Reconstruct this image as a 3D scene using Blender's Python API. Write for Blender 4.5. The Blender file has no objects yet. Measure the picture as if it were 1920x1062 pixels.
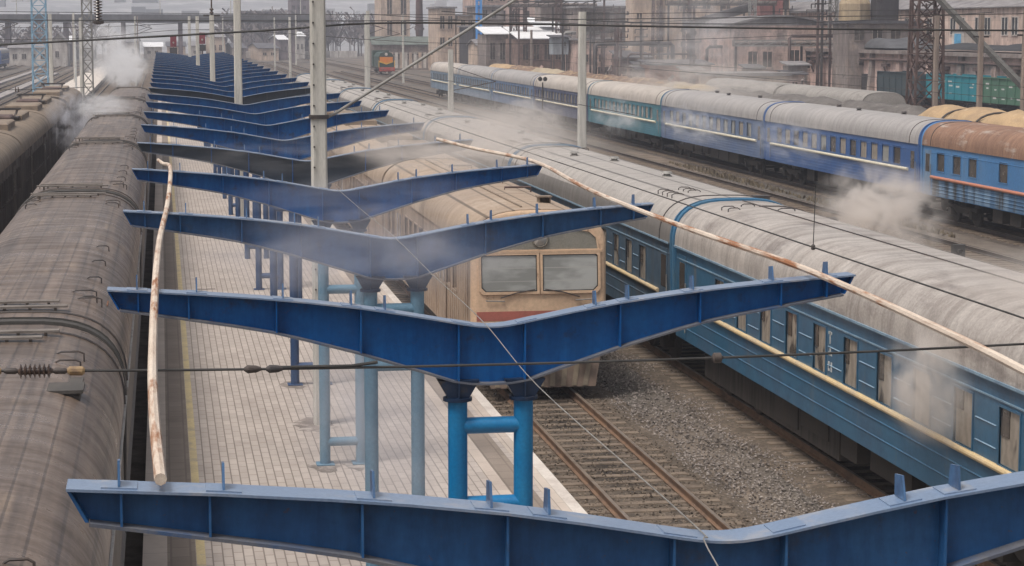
import bpy, math, random
from mathutils import Vector, noise as mnoise
random.seed(7)
R = math.radians
C = bpy.context.scene.collection
S = bpy.context.scene

# ------------------------------------------------------------------ camera
CAM_H = 8.52
cd = bpy.data.cameras.new('camera'); cam = bpy.data.objects.new('camera', cd); C.objects.link(cam)
cam.location = (0, 0, CAM_H)
cd.sensor_width = 36.0; cd.lens = 36.0 * 3900 / 1920
cam.rotation_euler = (R(90 - 6.9586), 0, R(-9.5216))
cd.clip_start = 0.1; cd.clip_end = 6000
S.camera = cam

# ------------------------------------------------------------------ world, sun, exposure
SUN_EL, SUN_AZ = 64, 238          # azimuth clockwise from +Y
w = bpy.data.worlds.new('World'); S.world = w; w.use_nodes = True
nt = w.node_tree; nt.nodes.clear()
sky = nt.nodes.new('ShaderNodeTexSky'); sky.sky_type = 'NISHITA'; sky.sun_disc = False
sky.sun_elevation = R(SUN_EL); sky.sun_rotation = R(SUN_AZ)
sky.air_density = 1.0; sky.dust_density = 6.0; sky.ozone_density = 1.0
hs = nt.nodes.new('ShaderNodeHueSaturation'); hs.inputs['Saturation'].default_value = 0.40
tn = nt.nodes.new('ShaderNodeMix'); tn.data_type = 'RGBA'; tn.blend_type = 'MULTIPLY'; tn.inputs[0].default_value = 1.0; tn.inputs[7].default_value = (1.0, 0.995, 0.995, 1)
bg = nt.nodes.new('ShaderNodeBackground'); bg.inputs['Strength'].default_value = 0.085
out = nt.nodes.new('ShaderNodeOutputWorld')
nt.links.new(sky.outputs[0], hs.inputs['Color']); nt.links.new(hs.outputs[0], tn.inputs[6]); nt.links.new(tn.outputs[2], bg.inputs[0]); nt.links.new(bg.outputs[0], out.inputs[0])
sl = bpy.data.lights.new('sun', 'SUN'); sl.energy = 1.5; sl.angle = R(16); sl.color = (1.0, 0.945, 0.875)
so = bpy.data.objects.new('sun', sl); C.objects.link(so)
sd = Vector((math.sin(R(SUN_AZ)) * math.cos(R(SUN_EL)), math.cos(R(SUN_AZ)) * math.cos(R(SUN_EL)), math.sin(R(SUN_EL))))
so.rotation_euler = (-sd).to_track_quat('-Z', 'Y').to_euler(); so.location = (0, 0, 60)
S.view_settings.view_transform = 'Standard'; S.view_settings.look = 'None'
S.view_settings.exposure = 0.58; S.view_settings.gamma = 1.0
S.cycles.use_denoising = True
S.cycles.volume_bounces = 3; S.cycles.max_bounces = 6; S.cycles.diffuse_bounces = 3; S.cycles.glossy_bounces = 2
S.cycles.volume_max_steps = 64

# ------------------------------------------------------------------ materials
def lin(h):
    h = h.lstrip('#'); v = [int(h[i:i + 2], 16) / 255 for i in (0, 2, 4)]
    return tuple(c / 12.92 if c <= 0.04045 else ((c + 0.055) / 1.055) ** 2.4 for c in v)
class NT:
    def __init__(s, name):
        s.m = bpy.data.materials.new(name); s.m.use_nodes = True
        s.t = s.m.node_tree; s.t.nodes.clear()
        s.o = s.n('ShaderNodeOutputMaterial'); s.b = s.n('ShaderNodeBsdfPrincipled'); s.l(s.b.outputs[0], s.o.inputs[0])
    def n(s, k, **kw):
        x = s.t.nodes.new(k)
        for a, b in kw.items(): setattr(x, a, b)
        return x
    def l(s, a, b): s.t.links.new(a, b)
    def coords(s, scale=(1, 1, 1), rand=True):
        tc = s.n('ShaderNodeTexCoord'); v = tc.outputs['Object']
        if rand:
            oi = s.n('ShaderNodeObjectInfo'); mu = s.n('ShaderNodeMath', operation='MULTIPLY'); mu.inputs[1].default_value = 97.0
            s.l(oi.outputs['Random'], mu.inputs[0])
            ad = s.n('ShaderNodeVectorMath', operation='ADD'); s.l(v, ad.inputs[0]); s.l(mu.outputs[0], ad.inputs[1]); v = ad.outputs[0]
        mp = s.n('ShaderNodeMapping'); mp.inputs['Scale'].default_value = scale; s.l(v, mp.inputs[0])
        return mp.outputs[0]
    def noise(s, vec, scale, detail=5, rough=0.6):
        x = s.n('ShaderNodeTexNoise'); x.inputs['Scale'].default_value = scale; x.inputs['Detail'].default_value = detail; x.inputs['Roughness'].default_value = rough
        s.l(vec, x.inputs['Vector']); return x.outputs['Fac']
    def rng(s, v, a, b, c=0.0, d=1.0):
        x = s.n('ShaderNodeMapRange'); x.inputs[1].default_value = a; x.inputs[2].default_value = b; x.inputs[3].default_value = c; x.inputs[4].default_value = d
        s.l(v, x.inputs[0]); return x.outputs[0]
    def mix(s, f, a, b, mode='MIX'):
        x = s.n('ShaderNodeMix', data_type='RGBA', blend_type=mode)
        for sock, val in ((x.inputs[0], f), (x.inputs[6], a), (x.inputs[7], b)):
            if isinstance(val, (int, float)): sock.default_value = val
            elif isinstance(val, tuple): sock.default_value = (*val, 1)
            else: s.l(val, sock)
        return x.outputs[2]
    def math(s, op, a, b=0.0):
        x = s.n('ShaderNodeMath', operation=op)
        for k, val in ((0, a), (1, b)):
            if isinstance(val, (int, float)): x.inputs[k].default_value = val
            else: s.l(val, x.inputs[k])
        return x.outputs[0]
    def sep(s, v):
        x = s.n('ShaderNodeSeparateXYZ'); s.l(v, x.inputs[0]); return x.outputs
    def bump(s, h, strength=0.3, dist=0.02):
        x = s.n('ShaderNodeBump'); x.inputs['Strength'].default_value = strength; x.inputs['Distance'].default_value = dist
        s.l(h, x.inputs['Height']); s.l(x.outputs[0], s.b.inputs['Normal'])
    def done(s, col, rough=0.6, metal=0.0, spec=0.4, coat=0.0):
        s.b.inputs['Coat Weight'].default_value = coat; s.b.inputs['Coat Roughness'].default_value = 0.22
        if isinstance(col, tuple): s.b.inputs['Base Color'].default_value = (*col, 1)
        else: s.l(col, s.b.inputs['Base Color'])
        if isinstance(rough, (int, float)): s.b.inputs['Roughness'].default_value = rough
        else: s.l(rough, s.b.inputs['Roughness'])
        s.b.inputs['Metallic'].default_value = metal; s.b.inputs['Specular IOR Level'].default_value = spec
        return s.m
MATS = {}
def paint(name, c1, c2=None, c3=None, scale=1.2, rough=0.55, stretch=(1, 1, 1), amt=(0.42, 0.66), amt3=(0.58, 0.7), scale3=4.0, bump=0.0, spec=0.4, metal=0.0, stretch3=None, coat=0.0, rust=0.0):
    """weathered paint: c1 with clouds of c2 and patches of c3"""
    if name in MATS: return MATS[name]
    t = NT(name); v = t.coords(stretch)
    c2 = c2 or tuple(x * 0.72 for x in c1)
    f = t.rng(t.noise(v, scale), *amt)
    col = t.mix(f, c1, c2)
    fine = t.noise(v, scale * 14, 3)
    col = t.mix(0.35, col, t.mix(t.rng(fine, 0.3, 0.7), (0.62, 0.62, 0.62), (1.25, 1.25, 1.25)), 'MULTIPLY')
    if c3:
        v3 = t.coords(stretch3 or stretch)
        col = t.mix(t.rng(t.noise(v3, scale3, 6, 0.65), *amt3), col, c3)
    if rust:
        st = t.noise(t.coords((2.2, 2.2, 0.35)), 2.4, 6, 0.7)
        col = t.mix(0.8, col, t.mix(t.rng(st, 0.34, 0.62), (1.18, 1.14, 1.1), (0.66, 0.68, 0.72)), 'MULTIPLY')
        sp = t.noise(v, 17, 5, 0.75); col = t.mix(t.rng(sp, 0.64, 0.70, 0, rust), col, (0.11, 0.055, 0.035))
    if bump: t.bump(fine, bump, 0.01)
    r = t.rng(f, 0, 1, rough - 0.08, rough + 0.12)
    MATS[name] = t.done(col, r, metal, spec, coat); return MATS[name]

def roof_mat(name, c1, c2, c3, seam=None, rough=0.6, panel=None, amt3=(0.55, 0.72), pl=0.28, cellv=0.3, sl_=0.8, lengthwise=0.0):
    """carriage roof: streaks that run down the curve, stains, lengthwise seams, crosswise panel joints"""
    t = NT(name); v = t.coords((1, 1, 1)); vo = t.coords((1, 1, 1), rand=False)
    f = t.rng(t.noise(t.coords((0.5, 1.7, 0.5)), 1.3, 7, 0.7), 0.38, 0.64)
    col = t.mix(f, c1, c2)
    col = t.mix(t.rng(t.noise(t.coords((1.0, 0.25, 1.0)), 1.6, 6, 0.7), *amt3), col, c3)
    col = t.mix(0.5, col, t.mix(t.rng(t.noise(v, 22, 3), 0.3, 0.7), (0.6, 0.6, 0.6), (1.3, 1.3, 1.3)), 'MULTIPLY')
    if lengthwise: col = t.mix(lengthwise, col, t.mix(t.rng(t.noise(t.coords((4.0, 0.10, 2.0)), 1.4, 5, 0.6), 0.34, 0.64), (0.52, 0.48, 0.45), (1.35, 1.28, 1.2)), 'MULTIPLY')
    xyz = t.sep(vo); h = t.noise(v, 9, 3)
    if seam:
        k = t.math('FRACT', t.math('MULTIPLY', xyz[0], 1 / seam))
        ln = t.math('LESS_THAN', k, 0.11)
        col = t.mix(t.math('MULTIPLY', ln, sl_), col, tuple(x * 0.28 for x in c1))
    if panel:
        k = t.math('FRACT', t.math('MULTIPLY', xyz[1], 1 / panel))
        ln = t.math('LESS_THAN', k, 0.035)
        col = t.mix(t.math('MULTIPLY', ln, pl), col, tuple(x * 0.45 for x in c1))
        cell = t.n('ShaderNodeTexWhiteNoise', noise_dimensions='1D')
        t.l(t.math('FLOOR', t.math('MULTIPLY', xyz[1], 1 / panel)), cell.inputs['W'])
        col = t.mix(cellv, col, t.mix(cell.outputs[0], (0.72, 0.72, 0.72), (1.2, 1.18, 1.14)), 'MULTIPLY')
    t.bump(h, 0.12, 0.02)
    MATS[name] = t.done(col, t.rng(f, 0, 1, rough - 0.1, rough + 0.12)); return MATS[name]

BLUE = paint('frame_blue', (0.004, 0.092, 0.315), (0.009, 0.108, 0.33), (0.03, 0.04, 0.075), scale=0.9, rough=0.42, amt3=(0.56, 0.74), scale3=3, spec=0.22, coat=0.15, rust=0.6)
FADED = paint('frame_faded_blue', (0.022, 0.10, 0.26), (0.034, 0.118, 0.27), (0.05, 0.075, 0.13), scale=0.9, rough=0.42, amt3=(0.58, 0.74), scale3=3, spec=0.3, coat=0.2, rust=0.5)
SKYLIT = paint('flange_skylit_blue', (0.16, 0.23, 0.35), (0.21, 0.265, 0.36), (0.30, 0.31, 0.34), scale=3, rough=0.45, amt3=(0.56, 0.70), scale3=3, spec=0.5, coat=0.8)  # pale sky reflection painted into the colour of upward flange faces
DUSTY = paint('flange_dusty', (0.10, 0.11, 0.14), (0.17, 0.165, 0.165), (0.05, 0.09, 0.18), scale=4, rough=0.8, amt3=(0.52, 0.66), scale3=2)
SLATEB = paint('frame_slate', (0.022, 0.035, 0.055), (0.03, 0.045, 0.07), scale=0.9, rough=0.5, coat=0.5)
NAVYDARK = paint('bracket_navy', (0.008, 0.022, 0.055), (0.012, 0.03, 0.07), (0.05, 0.04, 0.035), scale=2, rough=0.5)
PALELEG = paint('column_pale_blue', (0.10, 0.215, 0.31), (0.14, 0.25, 0.34), scale=2, rough=0.6)  # paler, greyer blue for legs of the third and fourth frames
NAVYLEG = paint('column_navy', (0.025, 0.06, 0.15), (0.035, 0.075, 0.165), scale=2, rough=0.5)
LEG = paint('column_blue', (0.004, 0.15, 0.36), (0.008, 0.18, 0.385), scale=2, rough=0.4, spec=0.5)
CLEAT = paint('cleat_blue', (0.06, 0.15, 0.30), (0.05, 0.10, 0.2), scale=6, rough=0.45, coat=0.8)
CONC = paint('pole_concrete', (0.60, 0.575, 0.52), (0.45, 0.43, 0.385), (0.22, 0.20, 0.18), scale=1.5, stretch=(4, 4, 0.5), rough=0.85, amt3=(0.62, 0.78), scale3=1.4)
CONC2 = paint('post_concrete', (0.30, 0.24, 0.20), (0.21, 0.17, 0.15), scale=1.5, stretch=(3, 3, 0.6), rough=0.85)
RUSTPIPE = paint('flaking_pipe', (0.66, 0.56, 0.46), (0.50, 0.40, 0.32), (0.30, 0.13, 0.06), scale=3, stretch=(3, 0.35, 3), rough=0.7, amt3=(0.52, 0.62), scale3=2.2)
STEEL = paint('dark_steel', (0.055, 0.05, 0.05), (0.09, 0.07, 0.06), scale=3, rough=0.6)
BROWNSTEEL = paint('brown_steel', (0.13, 0.085, 0.075), (0.08, 0.055, 0.05), scale=2, rough=0.75)
GALV = paint('grey_steel', (0.28, 0.27, 0.25), (0.18, 0.17, 0.16), scale=3, rough=0.6)
WIRE = paint('wire', (0.05, 0.048, 0.046), scale=3, rough=0.6)
PALEWIRE = paint('pale_wire', (0.42, 0.40, 0.37), scale=3, rough=0.5)
INSUL = paint('insulator_brown', (0.10, 0.065, 0.05), (0.06, 0.045, 0.04), scale=9, rough=0.25, spec=0.6)
BRASS = paint('brass_clamp', (0.35, 0.24, 0.12), (0.2, 0.13, 0.08), scale=9, rough=0.5)
DARK = paint('underframe_dirt', (0.045, 0.038, 0.032), (0.075, 0.062, 0.05), scale=1.4, rough=0.85)
RAIL = paint('rail_rust', (0.20, 0.12, 0.075), (0.13, 0.085, 0.06), scale=2, rough=0.6)
RAILTOP = paint('rail_head', (0.30, 0.24, 0.19), (0.22, 0.17, 0.13), scale=2, rough=0.4, metal=0.4)
SLEEPER = paint('sleeper', (0.215, 0.165, 0.122), (0.13, 0.10, 0.078), (0.10, 0.08, 0.063), scale=2.5, rough=0.9, bump=0.3)
GLASS = paint('window_glass', (0.035, 0.04, 0.045), (0.06, 0.065, 0.07), scale=0.8, rough=0.12, spec=0.6)

# ------------------------------------------------------------------ mesh builder
class MB:
    def __init__(s): s.v = []; s.f = []
    def add(s, vs, fs):
        b = len(s.v); s.v += [tuple(p) for p in vs]; s.f += [tuple(b + i for i in f) for f in fs]; return s
    def box(s, x0, x1, y0, y1, z0, z1):
        return s.add([(x0, y0, z0), (x1, y0, z0), (x1, y1, z0), (x0, y1, z0), (x0, y0, z1), (x1, y0, z1), (x1, y1, z1), (x0, y1, z1)],
                     [(0, 3, 2, 1), (4, 5, 6, 7), (0, 1, 5, 4), (1, 2, 6, 5), (2, 3, 7, 6), (3, 0, 4, 7)])
    def bar(s, a, b, wx, wz=None, up=(0, 0, 1)):
        a, b = Vector(a), Vector(b); d = (b - a).normalized(); wz = wz or wx
        u = Vector(up)
        if abs(d.dot(u)) > 0.98: u = Vector((0, 1, 0))
        sx = d.cross(u).normalized() * wx / 2; sz = sx.cross(d).normalized() * wz / 2
        return s.add([a - sx - sz, a + sx - sz, a + sx + sz, a - sx + sz, b - sx - sz, b + sx - sz, b + sx + sz, b - sx + sz],
                     [(0, 1, 2, 3), (7, 6, 5, 4), (0, 4, 5, 1), (1, 5, 6, 2), (2, 6, 7, 3), (3, 7, 4, 0)])
    def loft(s, rings, cap=True, closed=True):
        n = len(rings[0]); b = len(s.v)
        for r in rings: s.v += [tuple(p) for p in r]
        for k in range(len(rings) - 1):
            for i in range(n if closed else n - 1):
                j = (i + 1) % n
                s.f.append((b + k * n + i, b + k * n + j, b + (k + 1) * n + j, b + (k + 1) * n + i))
        if cap and closed:
            s.f.append(tuple(b + i for i in reversed(range(n)))); s.f.append(tuple(b + (len(rings) - 1) * n + i for i in range(n)))
        return s
    def tube(s, pts, r, n=8, cap=True):
        pts = [Vector(p) for p in pts]; rings = []; prev = None
        for i, p in enumerate(pts):
            d = (pts[min(i + 1, len(pts) - 1)] - pts[max(i - 1, 0)]).normalized()
            if prev is None:
                u = d.cross(Vector((0, 0, 1)) if abs(d.z) < 0.9 else Vector((1, 0, 0))).normalized()
            else:
                u = (prev - d * prev.dot(d)).normalized()
            prev = u; q = d.cross(u); rr = r[i] if isinstance(r, (list, tuple)) else r
            rings.append([p + u * math.cos(a) * rr + q * math.sin(a) * rr for a in (k * 2 * math.pi / n for k in range(n))])
        return s.loft(rings, cap)
    def prism_y(s, prof, y0, y1):       # XZ outline pulled along Y
        return s.loft([[(x, y0, z) for x, z in prof], [(x, y1, z) for x, z in prof]])
    def prism_x(s, prof, x0, x1):       # YZ outline pulled along X
        return s.loft([[(x0, y, z) for y, z in prof], [(x1, y, z) for y, z in prof]])
    def strip(s, pts, t, y0, y1):       # thick strip that follows an XZ path
        n = len(pts); lo, hi = [], []
        for i, (x, z) in enumerate(pts):
            a = pts[max(i - 1, 0)]; b = pts[min(i + 1, n - 1)]
            d = Vector((b[0] - a[0], b[1] - a[1])).normalized(); q = Vector((-d.y, d.x)) * t
            lo.append((x, z)); hi.append((x + q.x, z + q.y))
        return s.loft([[(lo[i][0], y0, lo[i][1]), (lo[i][0], y1, lo[i][1]), (hi[i][0], y1, hi[i][1]), (hi[i][0], y0, hi[i][1])] for i in range(n)])
    def lathe(s, prof, c=(0, 0, 0), n=16, axis='z'):
        rings = []
        for r, h in prof:
            ring = []
            for k in range(n):
                a = k * 2 * math.pi / n; p = (r * math.cos(a), r * math.sin(a), h)
                if axis == 'x': p = (p[2], p[0], p[1])
                if axis == 'y': p = (p[0], p[2], p[1])
                ring.append((p[0] + c[0], p[1] + c[1], p[2] + c[2]))
            rings.append(ring)
        return s.loft(rings)
    def build(s, name, m, parent=None, smooth=True, sharp=35):
        me = bpy.data.meshes.new(name); me.from_pydata(s.v, [], s.f); me.validate()
        import bmesh
        bm = bmesh.new(); bm.from_mesh(me); bmesh.ops.recalc_face_normals(bm, faces=bm.faces); bm.to_mesh(me); bm.free()
        me.materials.append(m)
        if smooth:
            me.polygons.foreach_set('use_smooth', [True] * len(me.polygons)); me.set_sharp_from_angle(angle=R(sharp))
        o = bpy.data.objects.new(name, me); C.objects.link(o)
        if parent: o.parent = parent
        return o
def tag(o, label=None, cat=None, group=None, kind=None):
    if label: o['label'] = label
    if cat: o['category'] = cat
    if group: o['group'] = group
    if kind: o['kind'] = kind
    return o
def thing(name, label, cat, loc=(0, 0, 0), rotz=0, group=None):
    o = bpy.data.objects.new(name, None); C.objects.link(o); o.location = loc; o.rotation_euler = (0, 0, rotz); o.empty_display_size = 0.3
    return tag(o, label, cat, group)
def kids(o): return list(o.children)
def copy_tree(o, parent=None):
    c = o.copy(); C.objects.link(c)
    if parent: c.parent = parent
    for ch in kids(o): copy_tree(ch, c)
    return c

# ------------------------------------------------------------------ ground and tracks
def ground_mat():
    t = NT('ground'); v = t.coords(rand=False)
    vo = t.n('ShaderNodeTexVoronoi'); vo.inputs['Scale'].default_value = 13.0; t.l(v, vo.inputs['Vector'])
    stone = t.mix(vo.outputs['Color'], (0.13, 0.115, 0.10), (0.36, 0.33, 0.30))
    stone = t.mix(t.rng(vo.outputs['Distance'], 0.0, 0.5), stone, tuple(x * 0.5 for x in (0.2, 0.18, 0.16)))
    big = t.noise(t.coords((1, 0.22, 1), rand=False), 0.22, 6, 0.65)
    dirt = t.mix(t.rng(t.noise(v, 1.1, 6), 0.35, 0.65), (0.135, 0.105, 0.082), (0.23, 0.19, 0.155))
    col = t.mix(t.rng(big, 0.40, 0.60), stone, dirt)
    col = t.mix(0.4, col, t.mix(t.rng(t.noise(v, 0.5, 4), 0.3, 0.7), (0.68, 0.66, 0.64), (1.2, 1.18, 1.15)), 'MULTIPLY')
    t.bump(vo.outputs['Distance'], 0.8, 0.05)
    return t.done(col, 0.95, 0, 0.2)
g = MB().add([(-1500, -40, -0.24), (1500, -40, -0.24), (1500, 2600, -0.24), (-1500, 2600, -0.24)], [(0, 1, 2, 3)]).build('ground', ground_mat(), smooth=False)
tag(g, 'brown and grey ballast ground of the railway yard', kind='structure')

def bed_mat():
    t = NT('track_bed'); v = t.coords(rand=False)
    vo = t.n('ShaderNodeTexVoronoi'); vo.inputs['Scale'].default_value = 15.0; t.l(v, vo.inputs['Vector'])
    col = t.mix(vo.outputs['Color'], (0.07, 0.055, 0.045), (0.22, 0.175, 0.135))
    col = t.mix(t.rng(t.noise(v, 1.4, 5), 0.4, 0.65), col, (0.10, 0.08, 0.062))
    x = t.math('ABSOLUTE', t.sep(v)[0]); mid_dark = t.math('MULTIPLY', t.rng(x, 0.25, 0.7, 1, 0), t.rng(t.noise(t.coords((1, 0.3, 1), rand=False), 1.5, 5), 0.38, 0.6))  # noisy patches, darker toward the middle between the rails
    col = t.mix(t.math('MULTIPLY', mid_dark, 0.8), col, (0.03, 0.026, 0.023))
    t.bump(vo.outputs['Distance'], 0.7, 0.04)
    return t.done(col, 0.95, 0, 0.2)
BED = bed_mat()
RAIL_SHADED = paint('rail_shaded', (0.04, 0.03, 0.025), (0.06, 0.045, 0.036), scale=2, rough=0.6)  # shade on the rail sides is put into this dark colour
def far_bed():
    t = NT('dark_track_bed'); v = t.coords(rand=False)
    col = t.mix(t.rng(t.noise(v, 1.6, 6), 0.35, 0.65), (0.055, 0.044, 0.037), (0.12, 0.098, 0.082))
    t.bump(t.noise(v, 14, 3), 0.6, 0.04); return t.done(col, 0.95, 0, 0.2)
BEDDARK = far_bed()
def track(xc, y0, y1, label, single_sleepers=0, bed=True, rail_m=RAIL, bed_m=None):
    r = thing('railway_track', label, 'railway track', (xc, y0, 0)); r['kind'] = 'structure'; L = y1 - y0
    for sx in (-0.785, 0.785):
        o = MB().prism_y([(sx - 0.065, -0.17), (sx + 0.065, -0.17), (sx + 0.065, -0.15), (sx + 0.012, -0.13), (sx + 0.012, -0.045), (sx + 0.036, -0.035), (sx + 0.036, -0.006), (sx - 0.036, -0.006), (sx - 0.036, -0.035), (sx - 0.012, -0.045), (sx - 0.012, -0.13), (sx - 0.065, -0.15)], 0, L).build('rail', rail_m, r)
        MB().box(sx - 0.033, sx + 0.033, 0, L, -0.0055, 0.0).build('rail_head', RAILTOP, o)
    n = int(L / 0.6); far = MB(); k = 0
    for i in range(n):
        y = i * 0.6 + 0.2; dx = random.uniform(-0.05, 0.05); a = random.uniform(-0.02, 0.02)
        m = MB() if i < single_sleepers else far
        z1 = -0.175 + random.uniform(-0.012, 0.006)
        m.loft([[(x + dx, y + ww * (0.13) + a * x, z) for ww, z in ((-1, -0.3), (1, -0.3), (0.82, z1), (-0.82, z1))] for x in (-1.37, 1.37)])
        if i < single_sleepers: m.build('sleeper', SLEEPER, r)
    if far.v and n > single_sleepers: tag(far.build('sleeper_run', SLEEPER, r), kind='stuff')
    if bed:
        b = MB()
        b.loft([[(-2.0, y, -0.245), (-1.5, y, -0.232 if bed_m else -0.195), (1.5, y, -0.232 if bed_m else -0.195), (2.0, y, -0.245)] for y in (0, L)], cap=False, closed=False).build('track_bed', bed_m or BED, r, smooth=False)
    return r
track(8.71, 24, 130, 'rusty open track beside the platform where the cream train stands', 60)
track(13.82, 20, 230, 'track under the blue coaches on the near right', 0)
track(30.6, 55, 560, 'empty dark track running beside the far blue train', 0, rail_m=RAIL_SHADED, bed_m=BEDDARK)
track(35.6, 60, 430, 'track under the far blue passenger train', 0, rail_m=RAIL_SHADED, bed_m=BEDDARK)
track(25.6, 170, 560, 'dark empty track running past the poles toward the far fence', 0, rail_m=RAIL_SHADED, bed_m=BEDDARK)
track(41.8, 90, 620, 'track under the freight wagons and the yellow fronted shunter', 0, rail_m=RAIL_SHADED, bed_m=BEDDARK)
track(47.4, 90, 300, 'track under the pale grey wagons behind the freight train', 0, rail_m=RAIL_SHADED, bed_m=BEDDARK)
track(82.3, 170, 260, 'track under the teal wagons below the long wall', 0, rail_m=RAIL_SHADED, bed_m=BEDDARK)
track(-2.2, 10, 420, 'track under the grey roofed coaches left of the platform', 0, rail_m=RAIL_SHADED, bed_m=BEDDARK)
track(-7.4, 60, 420, 'track under the brown electric train on the far left', 0, rail_m=RAIL_SHADED, bed_m=BEDDARK)
for xx in (-17.5, -22.5, -27.5, -33.5): track(xx, 170, 620, 'straight dark track running off in the haze of the left yard', 0, rail_m=RAIL_SHADED, bed_m=BEDDARK)

# loose stones of the ballast between the empty track and the blue coaches
def stones():
    m = MB(); m1 = MB()
    for i in range(34000):
        x = random.uniform(7.1, 13.1); y = 26 + 36 * random.random() ** 1.4
        on = x < 10.2
        if on and random.random() < 0.45: continue
        s_ = random.uniform(0.015, 0.036); b = [(1, 0, 0), (-1, 0, 0), (0, 1, 0), (0, -1, 0), (0, 0, 1), (0, 0, -1)]
        a = random.uniform(0, 6.3); ca, sa = math.cos(a), math.sin(a); q = [random.uniform(0.6, 1.3) for _ in range(6)]
        z = (-0.19 if on else -0.225) + 0.015 * math.sin(x * 3 + y) + random.uniform(0, 0.025)
        vs = [(x + s_ * k * (p[0] * ca - p[1] * sa), y + s_ * k * (p[0] * sa + p[1] * ca), z + s_ * k * (p[2] * 0.8 + 0.25 * p[0])) for p, k in zip(b, q)]
        (m1 if on else m).add(vs, [(0, 2, 4), (2, 1, 4), (1, 3, 4), (3, 0, 4), (2, 0, 5), (1, 2, 5), (3, 1, 5), (0, 3, 5)])
    t = NT('track_stone'); ge = t.n('ShaderNodeNewGeometry')
    o = m1.build('track_stones', t.done(t.mix(ge.outputs['Random Per Island'], (0.05, 0.039, 0.031), (0.22, 0.175, 0.135)), 0.9, 0, 0.25), smooth=False)
    tag(o, 'brown stones lying between the sleepers of the empty track', 'gravel', kind='stuff')
    t = NT('ballast_stone'); ge = t.n('ShaderNodeNewGeometry')
    col = t.mix(ge.outputs['Random Per Island'], (0.06, 0.05, 0.044), (0.36, 0.315, 0.285))
    o = m.build('ballast_stones', t.done(col, 0.9, 0, 0.25), smooth=False)
    tag(o, 'loose grey ballast stones between the empty track and the blue coaches', 'gravel', kind='stuff')
stones()

# ------------------------------------------------------------------ platform
def paver_mat(name, c1, c2, mortar, scale, bw=0.5, rh=0.25, mort=0.012):
    t = NT(name); v = t.coords((1, 1, 1), rand=False)
    sw = t.n('ShaderNodeMapping'); sw.inputs['Rotation'].default_value = (0, 0, R(90)); t.l(v, sw.inputs[0])
    b = t.n('ShaderNodeTexBrick'); b.inputs['Scale'].default_value = scale; b.inputs['Brick Width'].default_value = bw; b.inputs['Row Height'].default_value = rh
    b.inputs['Mortar Size'].default_value = mort; b.inputs['Mortar Smooth'].default_value = 0.3
    b.inputs['Color1'].default_value = (*c1, 1); b.inputs['Color2'].default_value = (*c2, 1); b.inputs['Mortar'].default_value = (*mortar, 1)
    t.l(sw.outputs[0], b.inputs['Vector'])
    col = t.mix(0.55, b.outputs['Color'], t.mix(t.rng(t.noise(v, 0.7, 6, 0.65), 0.3, 0.7), (0.74, 0.72, 0.70), (1.16, 1.15, 1.13)), 'MULTIPLY')
    col = t.mix(t.rng(t.noise(v, 2.3, 5), 0.62, 0.75, 0, 0.35), col, tuple(x * 0.5 for x in c1))
    t.bump(b.outputs['Fac'], -0.25, 0.006)
    return t.done(col, 0.85, 0, 0.25)
PY0, PY1 = 8, 250
plat = MB().box(-0.43, 6.98, PY0, PY1, -0.24, 0.346).build('platform', paver_mat('pavers', (0.47, 0.415, 0.375), (0.40, 0.35, 0.315), (0.22, 0.185, 0.165), 1.0, 0.5, 0.16, 0.014), smooth=False)
tag(plat, 'pale block paved platform between the coaches and the empty track', kind='structure')
EDGE = paver_mat('edge_slabs', (0.52, 0.45, 0.39), (0.46, 0.39, 0.34), (0.28, 0.24, 0.21), 1.0, 1.2, 0.6, 0.01)
ASPH = paver_mat('edge_asphalt', (0.27, 0.225, 0.19), (0.235, 0.195, 0.165), (0.2, 0.165, 0.14), 1.0, 0.6, 0.3, 0.02)
YEL = paint('yellow_line', (0.62, 0.50, 0.27), (0.50, 0.41, 0.26), (0.36, 0.31, 0.26), scale=1.5, rough=0.8, amt3=(0.55, 0.68), scale3=1.6)
WHITE = paint('white_line', (0.66, 0.60, 0.54), (0.52, 0.46, 0.41), scale=1.5, rough=0.8)
for nm, x0, x1, mm in (('edge_slab', -0.44, -0.06, EDGE), ('edge_strip', -0.06, 0.38, ASPH), ('yellow_line', 0.39, 0.53, YEL), ('edge_slab', 6.52, 6.76, EDGE), ('edge_strip', 5.98, 6.40, ASPH), ('white_line', 6.77, 6.99, WHITE), ('edge_slab', 5.76, 5.97, EDGE)):
    MB().box(x0, x1, PY0, PY1, 0.30, 0.350).build(nm, mm, plat, smooth=False)
STAIN = paint('stain', (0.17, 0.14, 0.12), (0.28, 0.24, 0.21), (0.40, 0.35, 0.315), scale=2.5, rough=0.8, amt3=(0.5, 0.6), scale3=3)
rs = random.Random(31)
for (x, y, a) in ((3.0, 42.7, 0.6), (2.86, 38.5, 0.34), (3.55, 38.5, 0.34), (2.9, 47.6, 0.4), (3.5, 29.6, 0.34)):
    st_ = MB(); n_ = 14
    st_.add([(x + a * rs.uniform(0.55, 1.1) * math.cos(k * 6.283 / n_), y + a * 1.6 * rs.uniform(0.55, 1.1) * math.sin(k * 6.283 / n_), 0.3495) for k in range(n_)], [tuple(range(n_))])
    st_.build('stain', STAIN, plat, smooth=False)
MB().box(0.95, 1.55, 66.0, 66.14, 0.33, 0.351).build('drain_slot', STEEL, plat, smooth=False)

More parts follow.
